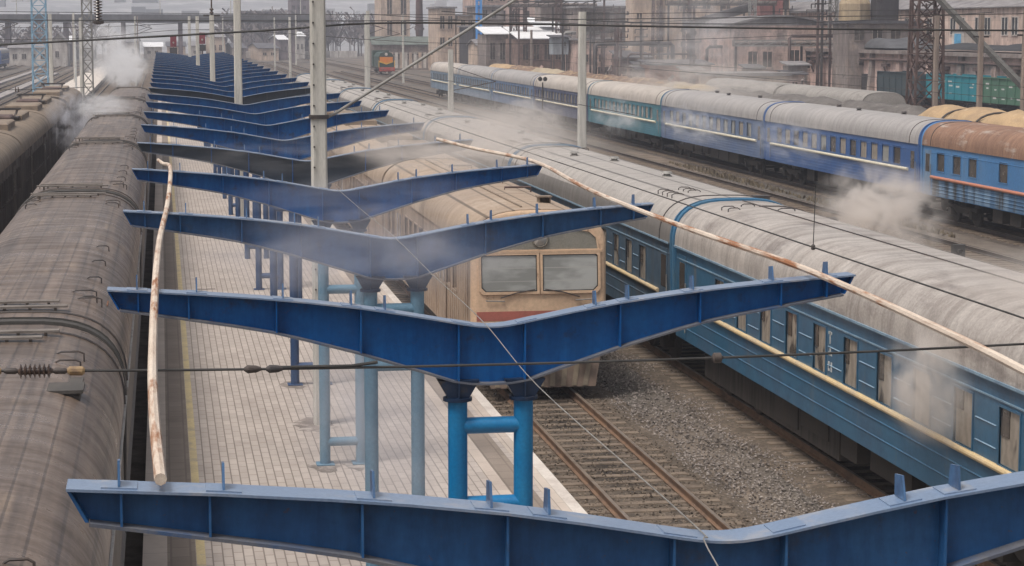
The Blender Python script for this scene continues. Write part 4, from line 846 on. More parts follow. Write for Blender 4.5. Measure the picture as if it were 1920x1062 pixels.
# ---- freight wagons with covered loads
LOADG = paint('load_grey', (0.15, 0.135, 0.125), (0.10, 0.09, 0.082), (0.22, 0.20, 0.18), scale=0.9, rough=0.95, scale3=3)
LOADT = paint('load_tan', (0.45, 0.31, 0.175), (0.34, 0.24, 0.15), (0.52, 0.40, 0.26), scale=0.9, rough=0.9, scale3=2)
LOADC = paint('load_cream', (0.42, 0.345, 0.24), (0.32, 0.26, 0.19), (0.30, 0.24, 0.18), scale=0.9, rough=0.9, scale3=2)
LOADR = paint('load_brown', (0.20, 0.13, 0.095), (0.13, 0.09, 0.07), (0.40, 0.29, 0.18), scale=0.7, rough=0.9, scale3=2, amt3=(0.5, 0.62))
GOND = paint('wagon_brown', (0.16, 0.095, 0.07), (0.11, 0.07, 0.055), scale=1, rough=0.8)
def gondola(name, label, loc, L, bodym, group, load=None, bulges=3, lh=0.9, wall=2.5, seed=0, ribs=7, fl=1.25, straps=False, marks=None, cat='freight wagon', s=-1):
    rnd = random.Random(seed); r = thing(name, label, cat, loc, 0, group); h = L / 2; hw = 1.52
    m = MB().box(-hw, hw, -h, h, fl, fl + 0.12)
    for x in (-hw, hw - 0.07): m.box(x, x + 0.07, -h, h, fl + 0.12, fl + wall)
    for y in (-h, h - 0.07): m.box(-hw + 0.07, hw - 0.07, y, y + 0.07, fl + 0.12, fl + wall)
    for k in range(ribs + 1):
        y = -h + 0.08 + (L - 0.16) * k / ribs
        for sx in (-1, 1): m.box(min(sx * hw, sx * (hw + 0.09)), max(sx * hw, sx * (hw + 0.09)), y - 0.07, y + 0.07, fl + 0.02, fl + wall - 0.02)
    for sx in (-1, 1): m.box(min(sx * (hw - 0.08), sx * (hw + 0.11)), max(sx * (hw - 0.08), sx * (hw + 0.11)), -h, h, fl + wall, fl + wall + 0.1)
    m.build('body', bodym, r, smooth=False)
    for e in (-1, 1): bogie(r, e * (h - 2.4))
    MB().box(-0.25, 0.25, -h - 0.5, h + 0.5, 0.95, 1.24).build('centre_sill', DARK, r, smooth=False)
    if load:
        seg = 40; rings = []
        for k in range(seg + 1):
            t = k / seg; y = -h + 0.1 + (L - 0.2) * t
            e = min(1.0, min(t, 1 - t) * 9); b_ = 0.70 + 0.30 * abs(math.sin(math.pi * bulges * t)) ** 0.6
            ring = []
            for j in range(15):
                a = math.pi * j / 14; nz = mnoise.noise(Vector((y * 0.7, j * 0.5, seed * 3.1))) * 0.16 + mnoise.noise(Vector((y * 2.6, j * 0.9, seed * 1.1))) * 0.07
                ring.append((1.43 * math.cos(a), y, fl + wall - 0.25 + (lh + 0.25) * (math.sin(a) ** 0.75) * (0.35 + 0.65 * e ** 0.5) * b_ + nz * math.sin(a)))
            rings.append(ring)
        m = MB().loft(rings, cap=True).build('load', load, r, sharp=60)
        if straps:
            for k in range(1, bulges):
                y = -h + 0.1 + (L - 0.2) * k / bulges
                MB().tube([(1.45 * math.cos(math.pi * j / 12), y, fl + wall - 0.2 + (lh + 0.2) * 0.86 * math.sin(math.pi * j / 12) ** 0.75) for j in range(13)], 0.06, 6).build('strap', STEEL, m)
    if marks:
        q = MB(); x0, x1 = sorted((s * (hw + 0.004), s * (hw + 0.012)))
        for (y, z, w_, hh) in marks: q.box(x0, x1, y, y + w_, z, z + hh)
        q.build('white_marks', paint('marking_white', (0.6, 0.6, 0.58), scale=3, rough=0.7), r, smooth=False)
    return r
FG = 'freight wagons behind the far blue train'
fl_spec = [(87.0, LOADT, 3, 'freight wagon with tan tarpaulin bulges at the right edge behind the rusty roofed coach', True, 0.93), (102.2, LOADT, 3, 'freight wagon with tan strapped tarpaulin load behind the rusty roof end', True, 0.98), (117.4, LOADG, 2, 'freight wagon with a lumpy grey heap right behind the brown lattice mast foot', False, 0.71), (132.6, LOADG, 2, 'freight wagon with a smooth grey heap left of the brown lattice mast', False, 0.66),
           (147.8, LOADG, 2, 'freight wagon with a dark grey heap in drifting smoke', False, 0.61), (163.0, LOADC, 2, 'freight wagon with a cream cover above the smoky pale blue coach', False, 0.71), (178.2, LOADR, 4, 'freight wagon with brown stained bags right of the tall pole', False, 0.76), (193.4, LOADR, 3, 'freight wagon with a brown scrap load left of the tall pole', False, 0.71),
           (208.6, LOADR, 3, 'freight wagon with brown bundles above the indigo coach', False, 0.71), (223.8, LOADC, 4, 'freight wagon with bright tan bundles above the slate blue coach', False, 0.71), (239.0, LOADR, 3, 'freight wagon with a mixed brown load near the far end of the row', False, 0.76), (254.2, LOADT, 4, 'freight wagon with orange tan bundles at the far end of the row', False, 0.71)]
for i, (y, ld, nb, lb, stp, lh) in enumerate(fl_spec):
    gondola('freight_wagon', lb, (41.8, y, 0), 14.2, GOND, FG, ld, nb, lh, 2.25, seed=i + 1, straps=stp)
TEAL = paint('wagon_teal', (0.01, 0.20, 0.26), (0.02, 0.24, 0.28), (0.02, 0.10, 0.13), scale=0.8, rough=0.6, scale3=2)
GREEN = paint('wagon_green', (0.06, 0.15, 0.10), (0.08, 0.18, 0.12), (0.04, 0.09, 0.06), scale=0.8, rough=0.6, scale3=2)
DTEAL = paint('wagon_dark', (0.03, 0.05, 0.06), (0.05, 0.07, 0.075), scale=0.8, rough=0.7)
def mk(seed):
    rr = random.Random(seed); return [(-6.5 + 1.95 * k + rr.uniform(0.2, 0.5), z + rr.uniform(-0.15, 0.15), rr.uniform(0.4, 1.1), rr.uniform(0.1, 0.2)) for k in range(7) for z in (1.8, 2.5, 3.0) if rr.random() < 0.62]
for lb, y, mm, sd, mks in (('teal open wagon with faded white marks below the long wall', 206.2, TEAL, 3, mk(4)), ('dull green open wagon at the right edge below the long wall', 190.6, GREEN, 4, mk(9)), ('dark slate open wagon with one white figure behind the brown lattice mast', 221.8, DTEAL, 5, [(-3.2, 2.1, 0.7, 0.2), (-3.2, 2.1, 0.2, 1.2), (-3.2, 3.1, 0.7, 0.2), (-2.7, 2.5, 0.2, 0.7)])):
    gondola('open_wagon', lb, (82.3, y, 0), 14.0, mm, 'open wagons below the long wall', None, wall=2.45, seed=sd, marks=mks)
PALEG = paint('wagon_pale', (0.28, 0.26, 0.24), (0.22, 0.20, 0.185), scale=0.8, rough=0.7)
PALER = roof_mat('wagon_pale_roof', (0.34, 0.315, 0.29), (0.26, 0.24, 0.22), (0.18, 0.165, 0.15), rough=0.7, panel=2.5)
for lb, y, L in (('pale grey covered wagon half hidden by smoke behind the freight row', 163.5, 20), ('pale grey covered wagon with a round end mark left of the brown mast', 142.8, 19.5)):
    coach(lb, (47.4, y, 0), L, PALEG, PALER, group='pale grey covered wagons', cat='covered wagon', name='covered_wagon', doors=False, ribs=((1.4, 1.8), (2.6,)), gang=PALEG, rim=0.96, seed=int(y))

# ---- shunter with orange front, coach in the left haze
lo = thing('shunting_engine', 'dark green shunting engine with an orange front panel, headlight and red buffer beam', 'locomotive', (42.4, 398, 0))
LG = paint('loco_green', (0.025, 0.05, 0.035), (0.04, 0.065, 0.05), scale=1, rough=0.5)
hp = [(-1.45, 1.3), (1.45, 1.3), (1.45, 3.3), (1.1, 3.95), (0.5, 4.15), (-0.5, 4.15), (-1.1, 3.95), (-1.45, 3.3)]
MB().prism_y(hp, 0, 13).build('hood', LG, lo, smooth=False)
MB().box(-1.55, 1.55, 9.5, 12.8, 1.3, 4.4).build('cab', LG, lo, smooth=False)
ORG = paint('loco_orange', (0.75, 0.24, 0.02), (0.65, 0.22, 0.03), scale=1, rough=0.5); YLW = paint('loco_yellow', (0.80, 0.45, 0.05), scale=1, rough=0.5)
MB().prism_y([(-1.25, 2.35), (-0.25, 2.05), (0, 1.95), (0.25, 2.05), (1.25, 2.35), (1.25, 3.25), (-1.25, 3.25)], -0.03, -0.005).build('front_panel', ORG, lo, smooth=False)
MB().prism_y([(-1.3, 2.25), (0, 1.8), (1.3, 2.25), (1.3, 2.45), (0, 2.05), (-1.3, 2.45)], -0.06, -0.034).build('chevron', YLW, lo, smooth=False)
for s in (-1, 1): MB().box(s * 1.5 - 0.06, s * 1.5 + 0.06, -1.0, -0.9, 1.2, 2.6).build('handrail', YLW, lo, smooth=False)
MB().lathe([(0.28, 0.0), (0.28, -0.15), (0.05, -0.2)], (0, 0, 3.75), 12, 'y').build('headlight', WHITE, lo)
MB().box(-1.55, 1.55, -1.2, 13.2, 1.05, 1.3).build('deck', DARK, lo, smooth=False)
bb = MB().box(-1.5, 1.5, -1.35, -1.2, 0.55, 1.3).build('buffer_beam', paint('loco_red', (0.5, 0.08, 0.06), scale=2), lo, smooth=False)
for s in (-1, 1): MB().lathe([(0.12, 0), (0.12, -0.4), (0.28, -0.42), (0.28, -0.5)], (s * 0.9, -1.35, 1.05), 12, 'y').build('buffer', REDST, bb)
for yb in (2, 10.5): bogie(lo, yb)
coach('hazy blue coach with a white roof line at the left edge of the far yard', (-35.2, 470, 0), 24, paint('hazy_blue', (0.10, 0.16, 0.34), scale=1), WHITEROOF, s=1, wins=row(-9, 9, 10, 0.9), panes=(DARKWIN,), belt=CREAMW, belt_z=1.9, seed=90)

# ------------------------------------------------------------------ buildings, walls, plant
def wallm(n, a, b=None, c=None, sc=0.35, joints=True):
    if n in MATS: return MATS[n]
    t = NT(n); v = t.coords(); b = b or tuple(x * 0.72 for x in a)
    col = t.mix(t.rng(t.noise(v, sc, 6, 0.65), 0.36, 0.62), a, b)
    if c: col = t.mix(t.rng(t.noise(v, 0.55, 6, 0.7), 0.50, 0.64), col, c)
    st = t.noise(t.coords((1, 1, 0.22)), 0.8, 6, 0.7)
    col = t.mix(0.85, col, t.mix(t.rng(st, 0.36, 0.60), (1.15, 1.11, 1.09), (0.64, 0.58, 0.56)), 'MULTIPLY')
    col = t.mix(t.rng(t.noise(v, 1.1, 6, 0.75), 0.60, 0.66, 0, 0.85), col, tuple(x * 0.32 for x in a))
    if joints:
        z = t.sep(t.coords(rand=False))[2]; k = t.math('LESS_THAN', t.math('FRACT', t.math('MULTIPLY', z, 0.72)), 0.05)
        col = t.mix(t.math('MULTIPLY', k, 0.35), col, tuple(x * 0.4 for x in a))
    MATS[n] = t.done(col, 0.92, 0, 0.2); return MATS[n]
W_BEIGE = wallm('wall_beige', (0.66, 0.54, 0.43), (0.5, 0.41, 0.34)); W_PINK = wallm('wall_pink', (0.66, 0.50, 0.44), (0.46, 0.36, 0.32), (0.24, 0.19, 0.17))
W_GREY = wallm('wall_grey', (0.30, 0.27, 0.25), (0.23, 0.20, 0.19), (0.38, 0.32, 0.28)); W_DARK = wallm('wall_dark', (0.075, 0.068, 0.07), (0.05, 0.047, 0.05)); W_MAUVE = wallm('wall_mauve', (0.24, 0.20, 0.21), (0.18, 0.155, 0.165))
W_WHITE = wallm('wall_white', (0.62, 0.60, 0.56), (0.5, 0.48, 0.45)); W_RED = wallm('wall_red', (0.34, 0.15, 0.14), (0.26, 0.13, 0.125)); W_BRICK = wallm('wall_brown', (0.24, 0.17, 0.145), (0.17, 0.12, 0.105), (0.34, 0.25, 0.2))
R_SLATE = wallm('roof_slate', (0.14, 0.14, 0.15), (0.10, 0.10, 0.11)); R_WHITE = paint('roof_white', (0.82, 0.82, 0.83), (0.70, 0.69, 0.68), scale=0.5, rough=0.6); R_GREY = wallm('roof_grey', (0.28, 0.275, 0.28), (0.22, 0.215, 0.22))
R_GREEN = wallm('roof_green', (0.16, 0.19, 0.17), (0.12, 0.145, 0.13)); CAB = wallm('cabin_blue', (0.38, 0.44, 0.48), (0.32, 0.37, 0.41))
def building(name, label, x0, x1, y0, y1, z1, wall, roof=('flat', R_GREY), front=(), left=(), z0=-0.24, cat='building', pane=DARKWIN, frame=None, group=None, ridge='x', rise=1.5):
    r = thing(name, label, cat, ((x0 + x1) / 2, (y0 + y1) / 2, z0), 0, group); a, b = (x1 - x0) / 2, (y1 - y0) / 2; h = z1 - z0
    m = MB().box(-a, a, -b, b, 0, h)
    k, rm_ = roof
    if k == 'gable':
        if ridge == 'x': m.add([(-a, -b, h), (-a, b, h), (-a, 0, h + rise), (a, -b, h), (a, b, h), (a, 0, h + rise)], [(0, 1, 2), (3, 4, 5)])
        else: m.add([(-a, -b, h), (a, -b, h), (0, -b, h + rise), (-a, b, h), (a, b, h), (0, b, h + rise)], [(0, 1, 2), (3, 4, 5)])
    m.build('wall', wall, r, smooth=False)
    o_ = 0.4; q = MB()
    if k == 'flat': q.box(-a - o_, a + o_, -b - o_, b + o_, h + 0.002, h + 0.35)
    elif k == 'gable':
        t_ = 0.12; e = rise * o_ / (b if ridge == 'x' else a)
        if ridge == 'x': q.prism_x([(-b - o_, h - e + 0.02), (0, h + rise + 0.02), (b + o_, h - e + 0.02), (b + o_, h - e + 0.02 + t_), (0, h + rise + 0.02 + t_), (-b - o_, h - e + 0.02 + t_)], -a - o_, a + o_)
        else: q.prism_y([(-a - o_, h - e + 0.02), (0, h + rise + 0.02), (a + o_, h - e + 0.02), (a + o_, h - e + 0.02 + t_), (0, h + rise + 0.02 + t_), (-a - o_, h - e + 0.02 + t_)], -b - o_, b + o_)
    elif k == 'arch':
        pts = [(-a - o_ + (2 * a + 2 * o_) * i / 12, h + rise * math.sin(math.pi * i / 12)) for i in range(13)]
        q.strip(pts, 0.25, -b - o_, b + o_); q.prism_y([(x, z) for x, z in pts] , -b + 0.05, b - 0.05)
    elif k == 'shed': q.prism_x([(-b - o_, h + 0.01), (b + o_, h + rise), (b + o_, h + rise + 0.15), (-b - o_, h + 0.16)], -a - o_, a + o_)
    q.build('roof', rm_, r, smooth=False)
    fm = frame or wall
    for face, rects in (('f', front), ('l', left)):
        for (u, v, ww, hh) in rects:
            f = MB(); p = MB(); v -= z0; t_ = 0.09
            for (ua, ub, va, vb) in ((u - t_, u + ww + t_, v - t_, v), (u - t_, u + ww + t_, v + hh, v + hh + t_), (u - t_, u, v, v + hh), (u + ww, u + ww + t_, v, v + hh), (u + ww / 2 - 0.04, u + ww / 2 + 0.04, v, v + hh)):
                if face == 'f': f.box(ua, ub, -b - 0.10, -b + 0.02, va, vb)
                else: f.box(-a - 0.10, -a + 0.02, ua, ub, va, vb)
            if face == 'f': p.box(u, u + ww, -b - 0.035, -b + 0.01, v, v + hh)
            else: p.box(-a - 0.035, -a + 0.01, u, u + ww, v, v + hh)
            fo = f.build('window', fm, r, smooth=False); p.build('pane', pane, fo, smooth=False)
    return r
def grid(u0, du, n, v0, dv, nv, w_, h_): return [(u0 + du * i, v0 + dv * j, w_, h_) for j in range(nv) for i in range(n)]
building('apartment_tower', 'pale apartment tower with tall dark window bays behind the shunter', 54.2, 61.4, 520, 536, 24, W_BEIGE, front=[(-2.1, 7.0 + 5.2 * j, 1.2, 3.6) for j in range(3)] + [(1.3, 7.0 + 5.2 * j, 1.4, 3.6) for j in range(3)])
building('mauve_block', 'hazy mauve tower block far behind the fence', 42.8, 49.0, 700, 715, 24, W_MAUVE, front=grid(-2.6, 1.8, 3, 6, 3, 6, 0.9, 1.3))
building('mauve_block', 'wide hazy mauve block left of the hazy mauve tower', 28, 41.5, 730, 745, 14.5, W_MAUVE, front=grid(-6, 2.4, 5, 4, 3, 4, 1.0, 1.3))
building('office_block', 'beige office block with paired upper windows left of the bright blue mast', 56.5, 60.2, 430, 445, 12.8, W_BEIGE, front=[(-1.3, 8.6, 0.9, 2.6), (0.35, 8.6, 0.9, 2.6), (-1.3, 5.0, 0.9, 1.8), (0.35, 5.0, 0.9, 1.8)])
building('office_block', 'long beige building with a dark lower annex behind the bright blue mast', 60.5, 67.0, 428, 448, 11.2, W_BEIGE, front=grid(-2.6, 1.5, 4, 9.2, 2, 1, 0.8, 1.2))
building('annex', 'dark flat annex under the bright blue mast', 60.2, 65.5, 405, 424, 8.9, W_DARK, front=grid(-2.2, 1.7, 3, 6.4, 2, 1, 1.0, 1.0))
building('hut', 'small hut with a white framed window under the dark annex', 59.8, 64.0, 392, 400, 6.3, W_GREY, front=[(-1.3, 4.1, 1.3, 1.6), (0.5, 4.1, 1.2, 1.6)], frame=W_WHITE)
building('factory_block', 'large grey pink factory block filling the skyline above the white sheet roofs', 67.5, 84, 440, 470, 22, W_PINK, front=grid(-7.2, 2.6, 6, 6, 4.2, 3, 1.2, 2.2))
building('factory_block', 'grey factory wall right of the office block', 63.5, 68.4, 418, 436, 13, W_GREY, front=grid(-1.8, 1.8, 2, 4, 3.4, 3, 0.9, 1.6))
building('shed', 'low shed with a bright white sheet roof, the largest of the white roofs', 57.6, 65.5, 336, 350, 6.9, W_BRICK, ('shed', R_WHITE), rise=1.9, front=[(-3.4, 3.6, 0.9, 2.4), (-1.6, 3.6, 0.9, 2.4), (0.2, 3.6, 0.9, 2.4), (2.0, 3.6, 0.9, 2.4)])
building('shed', 'narrow shed with a white sheet roof at the left of the white roofs', 54.6, 58.4, 352, 362, 7.6, W_GREY, ('shed', R_WHITE), rise=1.2, front=[(-1.2, 3.4, 0.8, 2.8), (0.5, 3.4, 0.8, 2.8)])
building('shed', 'upper shed with a white sheet roof behind the pale blue cabin', 64.0, 69.8, 352, 366, 8.2, W_GREY, ('shed', R_WHITE), rise=2.2)
cb = building('cabin', 'pale blue cabin standing on legs above the freight wagons', 60.1, 62.6, 320, 323, 7.2, CAB, ('shed', R_SLATE), z0=4.6, rise=0.3, front=[(0.2, 5.9, 0.6, 0.7)], cat='cabin')
for sx in (-1.0, 1.0):
    for sy in (-1.2, 1.2): MB().box(sx - 0.08, sx + 0.08, sy - 0.08, sy + 0.08, -4.84, 0).build('leg', STEEL, cb, smooth=False)
building('hopper_house', 'grey tapered hopper house above the white roofs', 62.8, 66.6, 345, 351, 13.2, W_GREY, ('gable', R_SLATE), z0=9.8, rise=0.8, ridge='y')
gl = building('gallery', 'grey gallery with long dark louvred windows right of the tall concrete pole', 66.6, 74.4, 330, 345, 11.9, W_GREY, front=[(-3.4, 9.8, 4.2, 1.5), (1.4, 9.8, 2.0, 1.5), (-3.4, 8.0, 6.8, 0.9)])
building('tank_house', 'pale square tank house between the lattice towers', 69.4, 73.0, 305, 310, 15, W_BEIGE, front=[(-1.2, 10, 0.8, 0.9)])
building('workshop', 'pinkish low workshop with many small openings below the gallery', 63.0, 75.2, 312, 326, 6.8, W_PINK, ('flat', R_GREY), front=grid(-5.4, 2.0, 6, 3.6, 2, 1, 0.9, 1.1) + [(-3.5, 0.6, 1.6, 2.2), (2.6, 0.6, 1.6, 2.2)])
building('workshop', 'small dark roofed lean-to in front of the pinkish workshop', 66.5, 71.0, 300, 306, 4.3, W_BRICK, ('shed', R_SLATE), rise=0.9, front=[(-1.6, 1.6, 1.0, 1.1)])
building('arched_hall', 'pale hall with a low arched roof and pink wall in the smoke', 73.6, 86.6, 264, 282, 9.0, W_PINK, ('arch', R_GREY), rise=1.1, front=[(-4.6, 3.6, 1.2, 2.0), (-2.6, 3.6, 1.2, 2.0), (1.0, 3.4, 1.3, 2.4), (3.2, 3.4, 1.3, 2.4)])
building('beige_hall', 'long beige hall rising behind the arched hall', 74.5, 92, 300, 320, 16, W_BEIGE, front=grid(-7.5, 3, 6, 11.5, 2, 1, 1.2, 1.4))
building('red_block', 'faded red block at the top of the picture', 84.6, 88.0, 290, 296, 17, W_RED, z0=-0.24)
building('ledge_house', 'stained grey beige house with dark openings under the pale yellow brick tank', 82.0, 91.5, 243, 249, 9.2, W_GREY, ('flat', R_SLATE), front=grid(-4, 2.3, 4, 7.2, 2, 1, 1.2, 1.2))
ta = thing('brick_tank', 'pale yellow brick tank with an eight sided body right of the faded red block', 'tank', (85.8, 252, -0.24))
MB().lathe([(1.7, 0), (1.7, 9.4), (2.05, 9.7), (2.05, 11.9), (1.6, 12.9), (1.6, 14)], (0, 0, 0), 8).build('tank_body', wallm('tank_yellow', (0.52, 0.42, 0.27), (0.42, 0.34, 0.23)), ta, smooth=False)
MB().lathe([(2.08, 9.3), (2.12, 9.3), (2.12, 9.6), (2.08, 9.6)], (0, 0, 0), 8).build('band', W_BRICK, ta, smooth=False)
hp_ = thing('hopper', 'dark steel hopper beside the pale yellow brick tank', 'hopper', (89.0, 250, -0.24))
MB().loft([[(-0.6, -0.6, 6.5), (0.6, -0.6, 6.5), (0.6, 0.6, 6.5), (-0.6, 0.6, 6.5)], [(-1.4, -1.2, 9.3), (1.4, -1.2, 9.3), (1.4, 1.2, 9.3), (-1.4, 1.2, 9.3)], [(-1.4, -1.2, 13.5), (1.4, -1.2, 13.5), (1.4, 1.2, 13.5), (-1.4, 1.2, 13.5)]]).build('bin', W_DARK, hp_, smooth=False)
for sx in (-1, 1): MB().box(sx - 0.1, sx + 0.1, -0.1, 0.1, 0, 9.2).build('leg', STEEL, hp_, smooth=False)
cvx = thing('conveyor', 'dark sloping conveyor climbing to the right above the long wall', 'conveyor', (71.5, 282, 0))
MB().bar((0, 0, 8.9), (9.5, 0, 11.6), 1.6, 1.1).build('gallery_tube', W_DARK, cvx, smooth=False)
for x in (1.0, 4.6, 8.4): MB().bar((x, -0.3, -0.24), (x, -0.3, 8.7 + x * 0.28), 0.22).build('support', STEEL, cvx, smooth=False)
for lb, xa, xb, y, z, hgt in (('dark pipe gantry of lattice trusses across the factory yard', 70.5, 86.5, 288, 11.9, 1.5), ('pale pipe bridge in front of the arched hall', 72, 90, 258, 6.4, 0.7), ('thin lattice gantry over the white roofs', 57, 72, 343, 12.2, 0.9)):
    gr = thing('pipe_gantry', lb, 'gantry', (xa, y, 0)); m = MB(); L_ = xb - xa; n = 9
    for yy in (0, 1.0):
        m.bar((0, yy, z), (L_, yy, z), 0.14).bar((0, yy, z + hgt), (L_, yy, z + hgt), 0.14)
        for i in range(n): m.bar((L_ * i / n, yy, z), (L_ * (i + 1) / n, yy, z + hgt), 0.09).bar((L_ * i / n, yy, z), (L_ * i / n, yy, z + hgt), 0.09)
    m.build('truss', GALV if 'pale' in lb else STEEL, gr, smooth=False)
    MB().tube([(0, 0.5, z + 0.35), (L_, 0.5, z + 0.35)], 0.28, 10).build('pipe', W_GREY, gr)
    for x in (0.3, L_ * 0.5, L_ - 0.3): MB().box(x - 0.14, x + 0.14, 0.4, 0.6, -0.24, z).build('support', STEEL, gr, smooth=False)
# long wall with ledge behind the teal wagons
lw = thing('long_wall', 'long pinkish concrete wall with buttresses and a ledge behind the teal wagons', 'wall', (84, 180, -0.24)); lw['kind'] = 'thing'
MB().box(0, 1.0, 0, 172, 0, 5.9).build('wall_face', wallm('long_wall_pink', (0.76, 0.58, 0.52), (0.60, 0.46, 0.41), (0.40, 0.32, 0.29), 0.22), lw, smooth=False)
MB().box(-0.7, 9.0, -0.3, 172.3, 5.902, 6.3).build('ledge', wallm('ledge_grey', (0.34, 0.30, 0.28), (0.22, 0.19, 0.18), None, 0.4), lw, smooth=False)
for k in range(18):
    y = 3 + 9.4 * k
    MB().prism_y([(-0.75, 0), (-0.002, 0), (-0.002, 5.9), (-0.35, 5.9)], y - 0.5, y + 0.5).build('buttress', W_PINK if k % 3 else W_GREY, lw, smooth=False)
    MB().box(-0.6, -0.003, y + 3.6, y + 5.2, 4.4, 4.75).bar((-0.5, y + 4.4, 4.4), (-0.05, y + 4.4, 3.2), 0.18).build('bracket', BROWNSTEEL, lw, smooth=False)
for k in range(6): MB().box(-0.25, -0.003, 6 + 27.3 * k, 9 + 27.3 * k, 0.0, 3.4).build('door', W_BRICK if k % 2 else W_DARK, lw, smooth=False)
MB().tube([(-0.45, 0, 5.2), (-0.45, 172, 5.2)], 0.16, 8).build('pipe', BROWNSTEEL, lw)
def heap(label, xc, ya, yb, hw, z0, h, m, seed, cat='coal heap', name='coal_heap'):
    o = MB(); rings = []
    for k in range(31):
        t = k / 30; y = ya + (yb - ya) * t; e = min(1, min(t, 1 - t) * 5) ** 0.7
        rings.append([(xc - hw * math.cos(math.pi * j / 12), y, z0 + h * e * math.sin(math.pi * j / 12) * (0.75 + 0.45 * mnoise.noise(Vector((y * 0.25, seed, j * 0.25)))) ) for j in range(13)])
    o.loft(rings); tag(o.build(name, m, sharp=60), label, cat)
COAL = paint('coal', (0.03, 0.03, 0.032), (0.05, 0.05, 0.052), scale=1, rough=0.9); SLATEH = paint('slate_heap', (0.095, 0.095, 0.10), (0.07, 0.07, 0.075), scale=0.5, rough=0.9)
heap('grey black heap on the ledge left of the brown lattice mast', 87, 233, 256, 3, 6.3, 1.7, SLATEH, 3); heap('low black coal line on the ledge above the teal wagon', 87, 184, 230, 2.6, 6.3, 0.75, COAL, 5)
lb_ = building('long_building', 'long pale pink building with paired small windows above the long wall', 92.6, 104, 190, 330, 11.0, wallm('long_building_pink', (0.70, 0.57, 0.49), (0.58, 0.47, 0.41), (0.44, 0.36, 0.32), 0.2), ('gable', R_GREY), left=[(-66 + 7.7 * i + d, 7.9, 1.6, 1.9) for i in range(17) for d in (0, 2.8)], pane=GLASS, frame=W_WHITE, ridge='y', rise=1.6, z0=-0.24)
sg = thing('blue_kiosk', 'small white and sky blue kiosk on the ledge before the long pale pink building', 'kiosk', (90.8, 228, 6.3))
MB().box(-0.9, 0.9, -2.0, 1.6, 0, 2.0).build('wall', W_WHITE, sg, smooth=False); MB().box(-0.93, -0.901, -1.2, 0.8, 0.2, 1.7).build('door', paint('sky_blue', (0.12, 0.42, 0.68), scale=1), sg, smooth=False); MB().box(-1.0, 1.0, -2.1, 1.7, 2.002, 2.1).build('roof', R_GREY, sg, smooth=False)
# clutter: fences, scrap, sheds between the freight row and the works
building('shed', 'orange rusty sheet shed behind the cream covered freight wagon', 62.0, 70.0, 262, 268, 3.9, wallm('rust_sheet', (0.36, 0.15, 0.09), (0.26, 0.12, 0.08)), ('shed', R_SLATE), rise=0.5)
building('shed', 'beige low shed with a flat roof in the factory smoke', 60, 68, 222, 230, 3.4, W_BEIGE, ('flat', R_GREY), front=grid(-3, 2, 3, 1.2, 1, 1, 0.9, 1.0))
building('shed', 'long green roofed shed behind the shunter', 45.2, 60, 450, 462, 5.2, W_GREY, ('gable', R_GREEN), rise=1.6, front=grid(-6.5, 2.2, 6, 2.0, 1, 1, 1.0, 1.2))
building('shed', 'pale beige shed under the beige office block', 56.2, 63.0, 372, 384, 5.6, W_BEIGE, ('gable', R_GREY), rise=0.9, front=[(-2.2, 1.8, 1.0, 1.4), (1.0, 1.8, 1.0, 1.4)])
fe = thing('concrete_fence', 'pale concrete panel fence far behind the yard tracks', 'fence', (25, 645, -0.24))
for k in range(12):
    MB().box(2.9 * k + 0.1, 2.9 * k + 2.8, -0.08, 0.08, 0, 2.1).build('fence_panel', W_WHITE, fe, smooth=False); MB().box(2.9 * k - 0.1, 2.9 * k + 0.1, -0.12, 0.12, 0, 2.25).build('fence_post', W_GREY, fe, smooth=False)
fe2 = thing('picket_fence', 'white upright panel fence behind the shunter', 'fence', (47.5, 438, -0.24))
for k in range(9): MB().box(1.0 * k, 1.0 * k + 0.62, -0.08, 0.08, 0.6, 3.9).build('fence_panel', W_WHITE if k % 2 else W_BEIGE, fe2, smooth=False)
MB().box(-0.2, 9.2, 0.085, 0.2, 3.4, 3.6).build('rail', W_DARK, fe2, smooth=False)
rng = random.Random(11)
for i in range(16):
    x = rng.uniform(52, 78); y = rng.uniform(235, 330); sz = rng.uniform(0.8, 2.2); m = MB()
    for j in range(5):
        a = rng.uniform(0, 6.3); m.bar((rng.uniform(-sz, sz), rng.uniform(-sz, sz), 0), (sz * math.cos(a), sz * math.sin(a), rng.uniform(1.5, 3.4)), rng.uniform(0.15, 0.4))
    m.box(-sz, sz, -sz * 0.6, sz * 0.6, 0, rng.uniform(1.0, 2.6))
    o = m.build('scrap_pile', rng.choice((BROWNSTEEL, W_BRICK, W_GREY, W_PINK)), smooth=False); o.location = (x, y, -0.24); tag(o, 'one of the rusty scrap piles with sticking out beams between wagons and factory', 'scrap pile', 'rusty scrap piles')
for k, (x, y, h_) in enumerate(((66.5, 300, 9.5), (68.8, 296, 8.6), (76.5, 292, 9.8), (79, 268, 8.6), (58.5, 330, 8.4), (63.6, 318, 8.8))):
    concrete_pole(x, y, -0.24, h_, 0.4, 0.34, 'one of the brownish posts standing in the factory yard', group='factory yard posts', m=CONC2)
